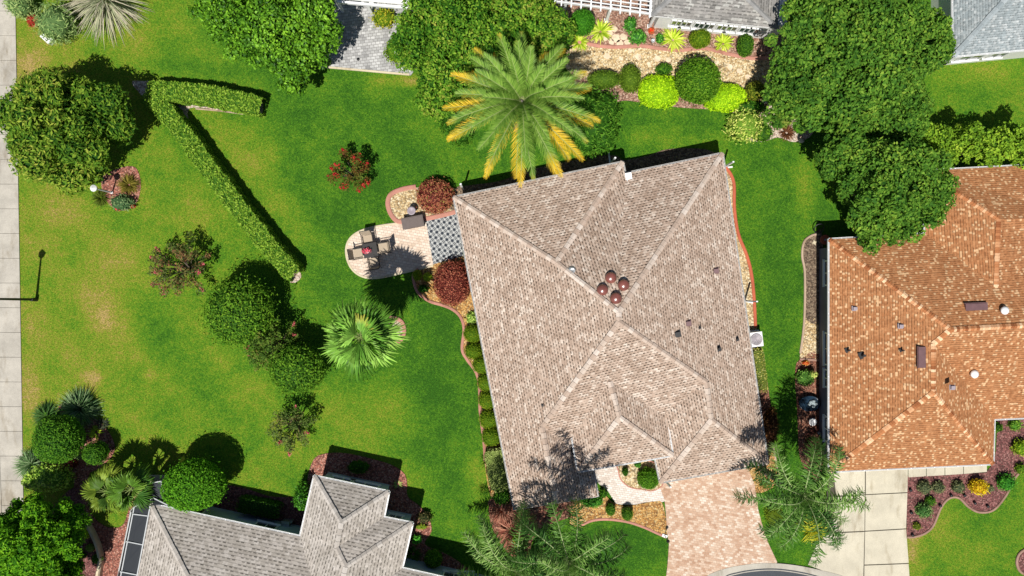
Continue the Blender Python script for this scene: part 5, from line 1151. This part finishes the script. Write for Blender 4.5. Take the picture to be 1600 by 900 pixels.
b = Buf(); c = W(712, 884); b.tube([tuple(W(697 + 0, 893) + Vector((0, 0, .02)))] + [tuple(W(697 + 22 * (1 - math.cos(t)) , 893 - 12 * math.sin(t)) + Vector((0, 0, 1.2 * math.sin(t)))) for t in np.linspace(.1, 3.04, 14)] + [tuple(W(741, 893))], .05, 8); tag(b.build('garden_arch', M['white'], None, tuple(c)), 'white curved pipe arch at the lower right corner of the grey roofed house', 'garden arch')

# ---- north garden
RNG2 = np.random.default_rng(99)
def clump(label, x, y, r): tuft('bromeliad', label, 'spiky plant', x, y, r, .8, [(.14, .24, .01), (.30, .42, .02), (.48, .56, .06), (.6, .62, .15)], 90, .10, 'yellow green spiky plants by the mulch path', e0=(.1, 1.1), droop=.7)
clump('yellow green spiky plant left of the round topiary near the pergola', 879, 42, 18)
clump('yellow green spiky plant right of the round topiary near the pergola', 939, 47, 19)
clump('yellow green spiky plant below the round topiary near the pergola', 906, 64, 14)
clump('largest yellow green spiky plant below the sunroom windows', 1053, 60, 20)
clump('small yellow green spiky plant right of the olive ball bush', 1132, 66, 15)
BG = 'ball bushes along the sunroom wall'
shrub('topiary_ball', 'bright green ball topiary standing over the spiky plants by the pergola', 'bush', 910, 35, 20.5, 21, 1.6, [(.02, .10, .008), (.05, .19, .015), (.09, .28, .025)], .07, 420, .03, z0=.5)
shrub('ball_bush', 'olive green ball bush in front of the white sunroom wall', 'bush', 1094, 60, 17.5, 15.5, 1.3, G_BALL, .07, 380, .04, group=BG)
shrub('ball_bush', 'green ball bush at the right end of the sunroom wall', 'bush', 1165, 71, 13, 18, 1.3, G_MID, .07, 380, .04, group=BG)
LK = [(.02, .10, .015), (.06, .22, .03), (.15, .36, .08)]
shrub('glossy_leaf_shrub', 'upper glossy green shrub left of the red pot', 'shrub', 985, 38, 11, 12, .9, LK, .13, 150, .25, mat='gloss')
shrub('glossy_leaf_shrub', 'lower glossy green shrub left of the red pot', 'shrub', 996, 58, 14, 12, .9, LK, .13, 150, .25, mat='gloss')
shrub('small_green_shrub', 'small green shrub between red pot and largest spiky plant', 'shrub', 1031, 60, 7, 8, .6, LK, .09, 220, .2)
for nm, lb, x, y, r, m_ in (('flower_pot', 'red flowering pot in the mulch bed near the sunroom corner', 1016, 51, .16, 'rededge'), ('garden_urn', 'small grey urn just below the red flowering pot', 1019, 66, .1, 'galv')):
    c = W(x, y); root = thing(nm, lb, 'pot', (c.x, c.y, 0)); b = Buf(); b.lathe(c, [(0, .01), (r * .6, .01), (r, .28), (r * 1.12, .3), (r * 1.1, .33), (r * .9, .32), (r * .8, .26), (0, .25)], 16); b.build('pot_body', M[m_], root)
    if nm == 'flower_pot':
        b = Buf(); cloud(b, RNG2, [((c.x, c.y, .38), (.2, .2, .18))], 300, .07, [(.5, .03, .02), (.75, .1, .05), (.1, .2, .03)], jag=.2, core=.6); b.build('flowers', M['leaf'], root)
LG2 = 'lime green clipped shrubs by the gravel path'
shrub('lime_shrub', 'lime green clipped shrub left of the big ball bush below the gravel path', 'shrub', 1030, 142, 33, 27, 1.3, G_LIME, .12, 220, .05, blobs=((-.22, .18, .78), (.22, .18, .78), (-.22, -.18, .78), (.22, -.2, .78)), group=LG2)
shrub('lime_shrub', 'lime green clipped shrub right of the big ball bush below the gravel path', 'shrub', 1133, 152, 36, 24, 1.3, G_LIME, .12, 220, .05, blobs=((-.25, -.1, .76), (.05, .2, .76), (.27, .12, .74), (.1, -.2, .76)), group=LG2)
shrub('big_ball_bush', 'big green ball bush between the two lime green shrubs', 'bush', 1091, 126, 36, 37, 2.5, [(.025, .085, .006), (.06, .15, .012), (.11, .22, .02), (.18, .29, .03)], .11, 280, .05)
shrub('olive_shrub', 'olive green shrub at the left end of the gravel path border', 'shrub', 985, 123, 18, 23, 1.3, [(.05, .1, .01), (.1, .17, .02), (.17, .24, .03)], .09, 260, .1)
shrub('olive_shrub', 'olive green low shrub tucked right of the feather palm crown', 'shrub', 944, 124, 28, 15, 1.2, [(.04, .09, .01), (.09, .16, .02), (.15, .22, .03)], .09, 260, .1)
shrub('dark_small_shrub', 'small dark green shrub in the gap above the left lime shrub', 'shrub', 1038, 108, 14, 9, .9, G_DARK, .09, 260, .12)
shrub('olive_round_shrub', 'olive brown shrub under the edge of the largest tree', 'shrub', 1180, 142, 16, 16, 1.3, G_OLIVE, .09, 280, .08)
shrub('dark_bush', 'large dark green leafy bush right of the feather palm', 'bush', 930, 188, 44, 52, 2.2, [(.015, .06, .006), (.035, .115, .012), (.065, .17, .02), (.11, .22, .03)], .2, 110, .2, wr=.3, tips=.4, jit=.8, blobs=((-.3, .45, .62), (.35, .35, .6), (-.25, -.4, .6), (.3, -.35, .58), (0, 0, .75)))
shrub('dark_bush', 'dark green leafy bush left of the feather palm above the house corner', 'bush', 712, 182, 36, 46, 2.0, [(.015, .06, .006), (.035, .115, .012), (.065, .17, .02), (.11, .22, .03)], .2, 110, .2, wr=.3, tips=.4, jit=.8, blobs=((-.1, .45, .62), (.2, -.35, .6), (0, 0, .75)))
shrub('variegated_shrub', 'cream and green variegated shrub in the island bed near the roof corner', 'shrub', 1165, 196, 30, 27, 1.3, G_VAR, .15, 150, .28, tips=.4, jit=.8)
shrub('shade_green_shrub', 'green shrub at the lower right of the cream variegated shrub', 'shrub', 1192, 208, 17, 16, .9, G_MID, .14, 150, .25)
shrub('shade_green_shrub', 'dark green shrub just above the cream variegated shrub', 'shrub', 1172, 168, 26, 11, 1.0, G_DARK, .13, 160, .25)
shrub('mixed_shrub', 'pale green and brown leafy plant between island bed and largest tree', 'shrub', 1222, 188, 20, 11, .7, [(.1, .15, .03), (.2, .27, .06), (.34, .27, .16)], .12, 150, .3)
shrub('bright_ground_plant', 'bright green low plant beside the dark red mulch spot', 'plant', 1250, 201, 10, 8, .35, [(.05, .2, .01), (.09, .3, .02)], .09, 200, .2)
tuft('bronze_grass', 'dark red brown grass clump in the small island bed', 'grass clump', 1230, 207, 13, .4, [(.08, .03, .015), (.16, .07, .03)], 140, .05)
for i, (x, y, l) in enumerate(((1215, 195, 'pale rock at the left of the dark red grass clump'), (1194, 160, 'white rock under the edge of the largest tree'), (1251, 220, 'pale rock at the lower right rim of the island bed'))):
    b = Buf(); c = W(x, y); b.ell((c.x, c.y, .06), (.17, .13, .13), (.6, .54, .46, 1), 10, 6, RNG2, .3); tag(b.build('garden_rock', M['cap'], None, tuple(c)), l, 'rock', 'rocks in the island bed')
shrub('terrace_shrub', 'yellow green shrub at the top right of the grey terrace', 'shrub', 600, 27, 20, 17, 1.0, [(.07, .13, .01), (.15, .22, .02), (.3, .3, .03), (.3, .16, .04)], .13, 140, .25, tips=.3)
shrub('terrace_shrub', 'yellow green shrub with a white globe on the right of the grey terrace', 'shrub', 619, 80, 20, 19, 1.0, [(.05, .12, .01), (.12, .2, .02), (.24, .28, .03)], .13, 140, .25, tips=.3)
b = Buf(); c = W(619, 82, 1.1); g = W(619, 82) * .976; b.lathe(c, [(0, -.11), (.08, -.08), (.11, 0), (.08, .08), (0, .11)], 14); b.tube([(c.x, c.y, 0), (c.x, c.y, 1.02)], .02, 6); tag(b.build('globe_light', M['white'], None, (c.x, c.y, 0)), 'white globe garden light among leaves beside the grey terrace', 'garden light')
b = Buf(); c = W(560, 93); b.lathe(c, [(.08, .05), (.085, .075), (.0, .08)], 14); tag(b.build('drain_cover', M['black'], None, tuple(c)), 'round black drain cover set in the grey terrace', 'drain cover')
shrub('corner_plant', 'small pale plant at the lower left corner of the grey terrace', 'plant', 511, 96, 8, 7, .5, [(.06, .14, .03), (.2, .3, .1)], .12, 140, .25)
shrub('yellow_edge_plant', 'yellow green plant between the dark tree and the grey terrace corner', 'plant', 494, 88, 9, 11, .6, [(.14, .2, .02), (.3, .33, .04)], .12, 140, .25)

# ---- west side of the main house
RB = 'red leaved clipped bushes beside the main house'
shrub('red_bush', 'red leaved clipped bush above the patterned rug', 'bush', 680, 307, 31, 29, 1.5, G_RED, .11, 260, .05, jit=.4, group=RB, wr=.45)
shrub('red_bush', 'red leaved clipped bush below the patterned rug', 'bush', 707, 442, 31, 37, 1.6, G_RED, .11, 260, .05, jit=.4, group=RB, wr=.45)
shrub('olive_ball', 'small dark olive ball shrub at the corner of the rounded patio', 'shrub', 652, 430, 8, 9, .8, G_BALL, .07, 350, .05)
shrub('lime_plant', 'small yellow green plant between the patio corner and lower red bush', 'plant', 668, 433, 8, 8, .5, [(.15, .25, .02), (.3, .4, .04)], .1, 180, .2)
shrub('green_corner_plant', 'small dark green plant in the bend of the pink edging', 'plant', 662, 451, 9, 7, .5, G_DARK, .1, 180, .2)
shrub('pale_green_plant', 'pale green plant against the west wall above the row of ball shrubs', 'plant', 737, 497, 10, 11, .6, [(.1, .2, .04), (.28, .42, .12), (.45, .55, .22)], .12, 150, .25)
rowl = ['first ball shrub from the top', 'second ball shrub from the top', 'third ball shrub from the top', 'fourth ball shrub from the top', 'fifth ball shrub from the top', 'sixth ball shrub from the top', 'lowest ball shrub']
for i, (x, y, r) in enumerate(((739, 521, 16), (740, 548, 15), (753, 570, 16), (760, 597, 16), (762, 625, 16), (764, 655, 17), (768, 682, 17))):
    shrub('ball_shrub', rowl[i] + ' in the row along the west wall', 'shrub', x, y, r, r * .95, 1.15, G_BALL, .065, 330, .03, group='row of ball shrubs along the west wall', seed=60 + i)
shrub('dark_corner_shrub', 'dark green shrub below the pale square hedge at the house corner', 'shrub', 784, 776, 15, 13, .9, G_DARK, .1, 220, .15)
RL = [(.12, .03, .02), (.26, .09, .06), (.40, .18, .12), (.45, .25, .17)]
tuft('red_grass_plant', 'upper red bronze spiky plant at the southwest house corner', 'spiky plant', 784, 799, 21, .7, RL, 240, .06, 'red bronze spiky plants at the house corner')
tuft('red_grass_plant', 'middle red bronze spiky plant beside the palm trunk', 'spiky plant', 800, 830, 24, .7, RL, 260, .06, 'red bronze spiky plants at the house corner')
tuft('red_grass_plant', 'lower red bronze spiky plant at the tip of the mulch bed', 'spiky plant', 808, 856, 18, .6, RL, 160, .06, 'red bronze spiky plants at the house corner')
shrub('lime_clump', 'upper small lime green plant among the red spiky plants', 'plant', 806, 841, 6, 6, .8, G_LIME, .08, 260, .1)
shrub('lime_clump', 'lower small lime green plant among the red spiky plants', 'plant', 813, 852, 7, 6, .8, G_LIME, .08, 260, .1)

# ---- front beds
shrub('leafy_corner_shrub', 'green leafy shrub under the palm fronds beside the front porch', 'shrub', 925, 783, 19, 11, .8, LK, .1, 220, .2)
FB = 'clipped box balls by the front walkway'
shrub('box_ball', 'left clipped box ball in the orange gravel bed', 'shrub', 954, 796, 8, 10, .8, G_MID, .06, 450, .04, group=FB)
shrub('box_ball', 'right clipped box ball in the orange gravel bed', 'shrub', 980, 803, 9.5, 11, .9, G_MID, .06, 450, .04, group=FB)
shrub('box_ball_large', 'largest clipped round bush at the corner of the garage roof', 'bush', 1013, 748, 18, 17.5, 1.1, [(.025, .08, .006), (.05, .14, .01), (.09, .2, .018)], .08, 380, .04)
shrub('box_ball', 'tiny clipped ball in the island bed beside the entry roof', 'shrub', 977, 737, 5, 7, .7, G_DARK, .06, 450, .05, group=FB)
shrub('small_leafy_plant', 'small bright green plant tucked under the entry eave', 'plant', 996, 726, 6, 5, .5, LK, .08, 250, .2)
shrub('porch_shrub', 'dark shrub against the porch wall below the roof shadow', 'shrub', 943, 770, 7, 8, .7, G_DARK, .08, 250, .2)
shrub('orange_bed_plant', 'low bronze plant in the orange bed beside the garage corner', 'plant', 1196, 757, 10, 8, .5, [(.06, .1, .02), (.2, .14, .05), (.32, .14, .1)], .1, 180, .3)
shrub('rusty_shrub', 'rust brown leafy shrub against the east wall near the palm', 'shrub', 1205, 665, 13, 30, .7, [(.05, .02, .012), (.13, .06, .03), (.22, .11, .06), (.12, .13, .04)], .13, 150, .3)

# ---- between the houses (orange roof side)
shrub('mixed_leaf_shrub', 'green and cream shrub against the slate wall of the orange roofed house', 'shrub', 1259, 590, 15, 14, .9, [(.05, .13, .03), (.12, .26, .06), (.3, .42, .18)], .11, 180, .22)
shrub('cream_plant', 'cream tipped small plant at the right of the mixed shrub', 'plant', 1269, 585, 7, 6, 1.0, [(.3, .38, .12), (.5, .55, .25)], .09, 180, .2)
shrub('red_yellow_plant', 'small red and yellow plant below the tan gravel strip', 'plant', 1259, 567, 6, 4, .4, [(.4, .04, .02), (.6, .35, .1)], .08, 200, .2)
shrub('purple_shrub', 'dark purple leafless looking shrub under the slate wall above the palm', 'shrub', 1271, 690, 14, 20, .9, [(.03, .012, .015), (.08, .03, .035), (.2, .13, .12)], .13, 130, .35, tips=.6)
b = Buf(); c = W(1261, 629)
root = thing('garden_fountain', 'dark blue round water feature with pale stones in the red mulch', 'fountain', (c.x, c.y, 0))
b.lathe(c, [(0, .02), (.48, .02), (.56, .25), (.6, .42), (.56, .44), (.5, .34), (0, .33)], 24, sx=1.0, sy=.72); b.build('basin', plain('navy_glazed_basin', (.012, .028, .05), .25, var=.3), root)
b = Buf()
for x, y, r in ((.12, .05, .17), (.3, -.02, .12), (-.02, -.05, .1), (.2, -.16, .1), (.22, .14, .1)): b.ell((c.x + x, c.y + y, .40), (r, r * .8, .10), (.3, .36, .38, 1), 10, 6, RNG2, .2)
b.build('stones', M['cap'], root)
for nm, lb, x, y in (('white_pot', 'white round pot in the red mulch below the fountain', 1267, 658),):
    c = W(x, y); b = Buf(); b.lathe(c, [(0, .01), (.15, .01), (.2, .28), (.22, .3), (.18, .3), (.14, .2), (0, .19)], 16); tag(b.build(nm, M['white'], None, tuple(c)), lb, 'pot')
b = Buf(); c = W(1276, 678); b.lathe(c, [(0, 0.01), (.1, .01), (.07, .2), (.14, .35), (.05, .4), (0, .42)], 10); b.box(c + Vector((.1, .05, .1)), (.1, .14, .2), .4); tag(b.build('garden_ornament', M['white'], None, tuple(c)), 'small white ornament beside the slate wall above the palm', 'ornament')
def fire_ring(x, y, r, m_, nm, lb, z=.35, tr=.03, extra=False):
    c = W(x, y); b = Buf(); pts = [c + Vector((r * math.cos(t), r * math.sin(t) * .95, z + r * .6 * math.sin(t))) for t in np.linspace(0, 2 * math.pi, 22)]; b.tube(pts, tr, 7, cap=False)
    b.tube([c + Vector((0, -r * .9, 0)), c + Vector((0, -r * .9, z))], tr * .9, 6); b.tube([c + Vector((r * .7, 0, 0)), c + Vector((r * .7, 0, z))], tr * .9, 6)
    return tag(b.build(nm, M[m_], None, tuple(c)), lb, 'garden hoop')
fire_ring(1276, 358, .26, 'black', 'metal_hoop', 'black metal hoop on the lawn edge at the top of the brown mulch strip')
c = W(1287, 375); root = thing('hose_reel', 'round red hose reel by the slate wall corner of the orange roofed house', 'hose reel', (c.x, c.y, 0))
b = Buf(); 
for rr in (.1, .15, .2, .24): b.tube([c + Vector((rr * math.cos(t), rr * math.sin(t), .22)) for t in np.linspace(0, 2 * math.pi, 20)], .035, 6, cap=False)
b.build('hose', M['rededge'], root); b = Buf(); b.lathe(c, [(0, .01), (.2, .01), (.2, .16), (.06, .18), (.06, .3), (0, .3)], 16); b.build('reel_drum', M['greymetal'], root)
c = W(1272, 379); b = Buf(); pts = [(c.x + (.17 if i % 2 == 0 else .07) * math.cos(i * math.pi / 4 + .3), c.y + (.17 if i % 2 == 0 else .07) * math.sin(i * math.pi / 4 + .3)) for i in range(8)]; b.prism(pts, .0, .075); tag(b.build('star_stone', M['cream'], None, tuple(c)), 'cream star shaped stepping stone at the top of the brown mulch strip', 'stepping stone')

# ---- maroon front bed
MG = 'small shrubs in the maroon mulch bed'
for x, y, r, p, l in ((1445, 762, 12, G_GREY, 'grey brown shrub nearest the concrete driveway in the maroon bed'), (1467, 762, 11, G_GREY, 'grey brown shrub, second from the concrete driveway in the maroon bed'), (1498, 761, 11, G_GREY, 'grey green shrub left of the golden yellow shrub'),
                      (1454, 783, 9, G_MID, 'small green shrub in the middle of the left maroon bed'), (1444, 798, 13.5, [(.03, .09, .03), (.09, .18, .07), (.18, .28, .14)], 'round green shrub above the lowest plant of the maroon bed'), (1433, 822, 7, G_OLIVE, 'lowest olive plant near the tip of the maroon bed'),
                      (1573, 754, 15, [(.02, .12, .015), (.06, .24, .03), (.14, .36, .06)], 'rounded bright green shrub at the lawn edge right of the yellow shrub'), (1597, 700, 15, [(.08, .16, .01), (.18, .28, .02), (.3, .36, .04)], 'yellow green shrub cut by the right edge in the maroon bed'), (1596, 733, 10, [(.05, .12, .01), (.12, .2, .02), (.2, .2, .04)], 'small green shrub at the right edge below the yellow green one'),
                      (1560, 668, 8, G_MID, 'green plant at the inner corner of the orange roof'), (1586, 664, 11, [(.05, .15, .02), (.15, .28, .04), (.26, .36, .08)], 'light green plant under the eave at the right edge'), (1548, 763, 6, G_GREY, 'tiny grey green plant right of the golden yellow shrub')):
    shrub('bed_shrub', l, 'shrub', x, y, r, r * .95, r * .055, p, .1, 190, .28, group=MG, tips=.35, jit=.75, seed=int(x))
shrub('golden_shrub', 'golden yellow leafed shrub in the maroon bed in front of the orange roofed house', 'shrub', 1529, 761, 14.5, 13, .95, G_GOLD, .11, 200, .28, tips=.4)
for i, (x, y) in enumerate(((1421, 765), (1422, 800), (1467, 789), (1484, 773), (1505, 773), (1521, 785), (1541, 790), (1424, 835))):
    c = W(x, y); b = Buf(); b.lathe(c, [(0, .02), (.05, .03), (.045, .16), (.09, .17), (.07, .22), (0, .23)], 10); tag(b.build('path_light', M['black'], None, tuple(c)), 'small black path light standing in the maroon mulch', 'path light', 'black path lights in the maroon bed')
tuft('yellow_cycad', 'yellow green cycad rosette at the edge of the concrete driveway below the palm', 'spiky plant', 1273, 829, 23, .8, [(.2, .24, .01), (.36, .36, .02), (.5, .46, .05)], 130, .11, e0=(.05, 1.2), droop=.8)
shrub('driveway_grass_clump', 'olive grass clump beside the palm fronds right of the paver driveway', 'grass clump', 1210, 806, 15, 18, .5, [(.06, .1, .01), (.11, .16, .015)], .12, 140, .2)

# ------------------------------------------------------------------ patio furniture
M['sling'] = plain('tan_sling_fabric', (.38, .31, .23), .85, var=.08, sc=20)
M['frame'] = plain('dark_bronze_frame', (.02, .018, .017), .4, var=.2)
def chair(x, y, rz, label):
    c = W(x, y); root = thing('patio_chair', label, 'chair', (c.x, c.y, 0.055), 'patio chairs round the table'); cs, sn = math.cos(rz), math.sin(rz)
    def T(a, b_, z): return Vector((c.x + a * cs - b_ * sn, c.y + a * sn + b_ * cs, z + .055))
    b = Buf(); b.add([tuple(T(*p)) for p in ((-.26, -.24, .42), (.26, -.24, .42), (.26, .24, .45), (-.26, .24, .45))] + [tuple(T(*p)) for p in ((-.26, -.24, .40), (.26, -.24, .40), (.26, .24, .43), (-.26, .24, .43))], [(0, 1, 2, 3), (7, 6, 5, 4), (0, 4, 5, 1), (2, 6, 7, 3)]); b.build('seat', M['sling'], root)
    b = Buf(); b.add([tuple(T(*p)) for p in ((-.26, -.25, .45), (.26, -.25, .45), (.26, -.40, 1.0), (-.26, -.40, 1.0), (-.26, -.27, .45), (.26, -.27, .45), (.26, -.42, 1.0), (-.26, -.42, 1.0))], [(0, 1, 2, 3), (7, 6, 5, 4), (3, 2, 6, 7)]); b.build('backrest', M['sling'], root)
    b = Buf()
    for s in (-1, 1):
        b.tube([T(s * .29, .30, .62), T(s * .30, .1, .66), T(s * .30, -.28, .64), T(s * .28, -.44, 1.05)], .022, 6); b.tube([T(s * .28, -.22, .43), T(s * .28, .26, .45)], .018, 6)
    b.tube([T(-.28, -.43, 1.03), T(.28, -.43, 1.03)], .022, 6); b.build('frame', M['frame'], root)
    for s in (-1, 1):
        b = Buf(); b.tube([T(s * .29, .30, 0), T(s * .29, .30, .62)], .018, 6); b.build('leg', M['frame'], root)
        b = Buf(); b.tube([T(s * .29, -.38, 0), T(s * .30, -.24, .5)], .018, 6); b.build('leg', M['frame'], root)
tc = W(582, 392)
chair(562, 397, math.radians(-80), 'patio chair on the lawn side of the table, its back to the left'); chair(601, 388, math.radians(100), 'patio chair in the palm shadow on the right of the table')
chair(587, 410, math.radians(10), 'patio chair on the near side, below the table'); chair(577, 375, math.radians(190), 'patio chair above the table nearest the storage bench')
root = thing('patio_table', 'small square dark table with pink flowers on the rounded patio', 'table', (tc.x, tc.y, .055))
b = Buf(); b.box(tc + Vector((0, 0, .745)), (.78, .78, .03), math.radians(10)); b.box(tc + Vector((0, 0, .70)), (.7, .7, .05), math.radians(10)); b.build('table_top', M['frame'], root)
for sx in (-1, 1):
    for sy in (-1, 1):
        p = tc + Vector((sx * .3, sy * .3, 0)); b = Buf(); b.tube([p + Vector((0, 0, .055)), p + Vector((0, 0, .7))], .022, 6); b.build('leg', M['frame'], root)
fc = tc + Vector((-.14, -.05, .81)); b = Buf(); b.lathe(fc - Vector((0, 0, .05)), [(0, 0), (.09, 0), (.12, .12), (.1, .12), (0, .1)], 12); vz = thing('flower_arrangement', 'pink flower bouquet in a low bowl on the dark table', 'flowers', tuple(fc - Vector((0, 0, .05)))); b.build('bowl', M['white'], vz)
b = Buf(); cloud(b, RNG2, [((fc.x, fc.y, fc.z + .13), (.26, .17, .13))], 380, .09, [(.5, .02, .08), (.75, .08, .2), (.85, .3, .4)], jag=.3, core=.5, tips=.3); b.build('blooms', M['leaf'], vz)
# storage bench
c = W(647, 348.5); root = thing('storage_bench', 'brown lidded storage bench on the upper edge of the patio', 'storage bench', (c.x, c.y, .055)); r_ = math.radians(11)
b = Buf(); b.box(c + Vector((0, 0, .33)), (1.12, .56, .54), r_); b.build('bench_body', plain('brown_resin', (.055, .042, .038), .6, var=.15, sc=6), root)
b = Buf(); b.box(c + Vector((0, 0, .63)), (1.2, .62, .06), r_); b.box(c + Vector((0, 0, .67)), (1.1, .52, .03), r_); b.build('lid', plain('brown_resin_lid', (.115, .09, .082), .6, var=.1, sc=6), root)
c = W(645, 331); b = Buf(); b.lathe(c, [(0, .03), (.16, .03), (.11, .12), (.1, .5), (.22, .62), (.24, .66), (.16, .62), (0, .6)], 16); tag(b.build('bird_bath', M['greymetal'], None, tuple(c)), 'small grey bird bath in gravel just above the storage bench', 'bird bath')
b = Buf(); b.prism(px([(665, 341.5), (712, 331), (724, 400), (677, 413)]), .02, .066); o = b.build('outdoor_rug', M['rug'], None, None); tag(o, 'black and white patterned outdoor rug between patio and house wall', 'rug')
# AC unit
c = W(1175, 529); root = thing('air_conditioner', 'white air conditioner unit with round fan beside the east wall', 'air conditioner', (c.x, c.y, 0))
b = Buf(); b.box(c + Vector((0, 0, .42)), (.72, .8, .74), .12); b.box(c + Vector((0, 0, .03)), (.85, .9, .06), .12); b.build('casing', M['white'], root)
b = Buf(); b.lathe(c + Vector((0, 0, .79)), [(.33, 0), (.33, .035), (.30, .04), (.29, .012), (0, .012)], 20); b.build('fan_well', M['greymetal'], root)
b = Buf()
for rr in (.08, .15, .22, .28): b.tube([c + Vector((rr * math.cos(t), rr * math.sin(t), .83)) for t in np.linspace(0, 2 * math.pi, 20)], .008, 4, cap=False)
b.build('fan_grille', M['white'], root)
# thin lamp and spot at the driveway corner
c = W(1038, 836); root = thing('driveway_light', 'thin black post light at the tip of the orange gravel bed', 'garden light', (c.x, c.y, .06)); b = Buf(); b.tube([c + Vector((0, 0, .06)), c + Vector((0, 0, 1.0)), ], .025, 6); b.lathe(c + Vector((0, 0, 1.0)), [(.03, 0), (.09, .05), (.09, .12), (.02, .18), (0, .2)], 10); b.build('post', M['black'], root)
b = Buf(); b.box(c + Vector((0, -.02, .09)), (.3, .16, .08), -.4); b.build('base_block', M['white'], root)

# street lamp whose post stands on the left lawn
c = W(57, 468); root = thing('street_lamp', 'tall black lamp post on the lawn at the left edge casting a thin shadow', 'street lamp', (c.x, c.y, 0))
tp = c + Vector((-.40, .12, 5.1)); b = Buf(); b.tube([c, c + Vector((0, 0, .5))], [.12, .09], 10); b.tube([c + (tp - c) * .08, tp], [.075, .05], 10); b.build('post', M['black'], root)
b = Buf(); b.lathe(tp, [(.05, -.02), (.16, .05), (.2, .5), (.22, .52), (.2, .56), (.05, .72), (0, .74)], 4, smooth=False); b.build('lantern', M['black'], root)
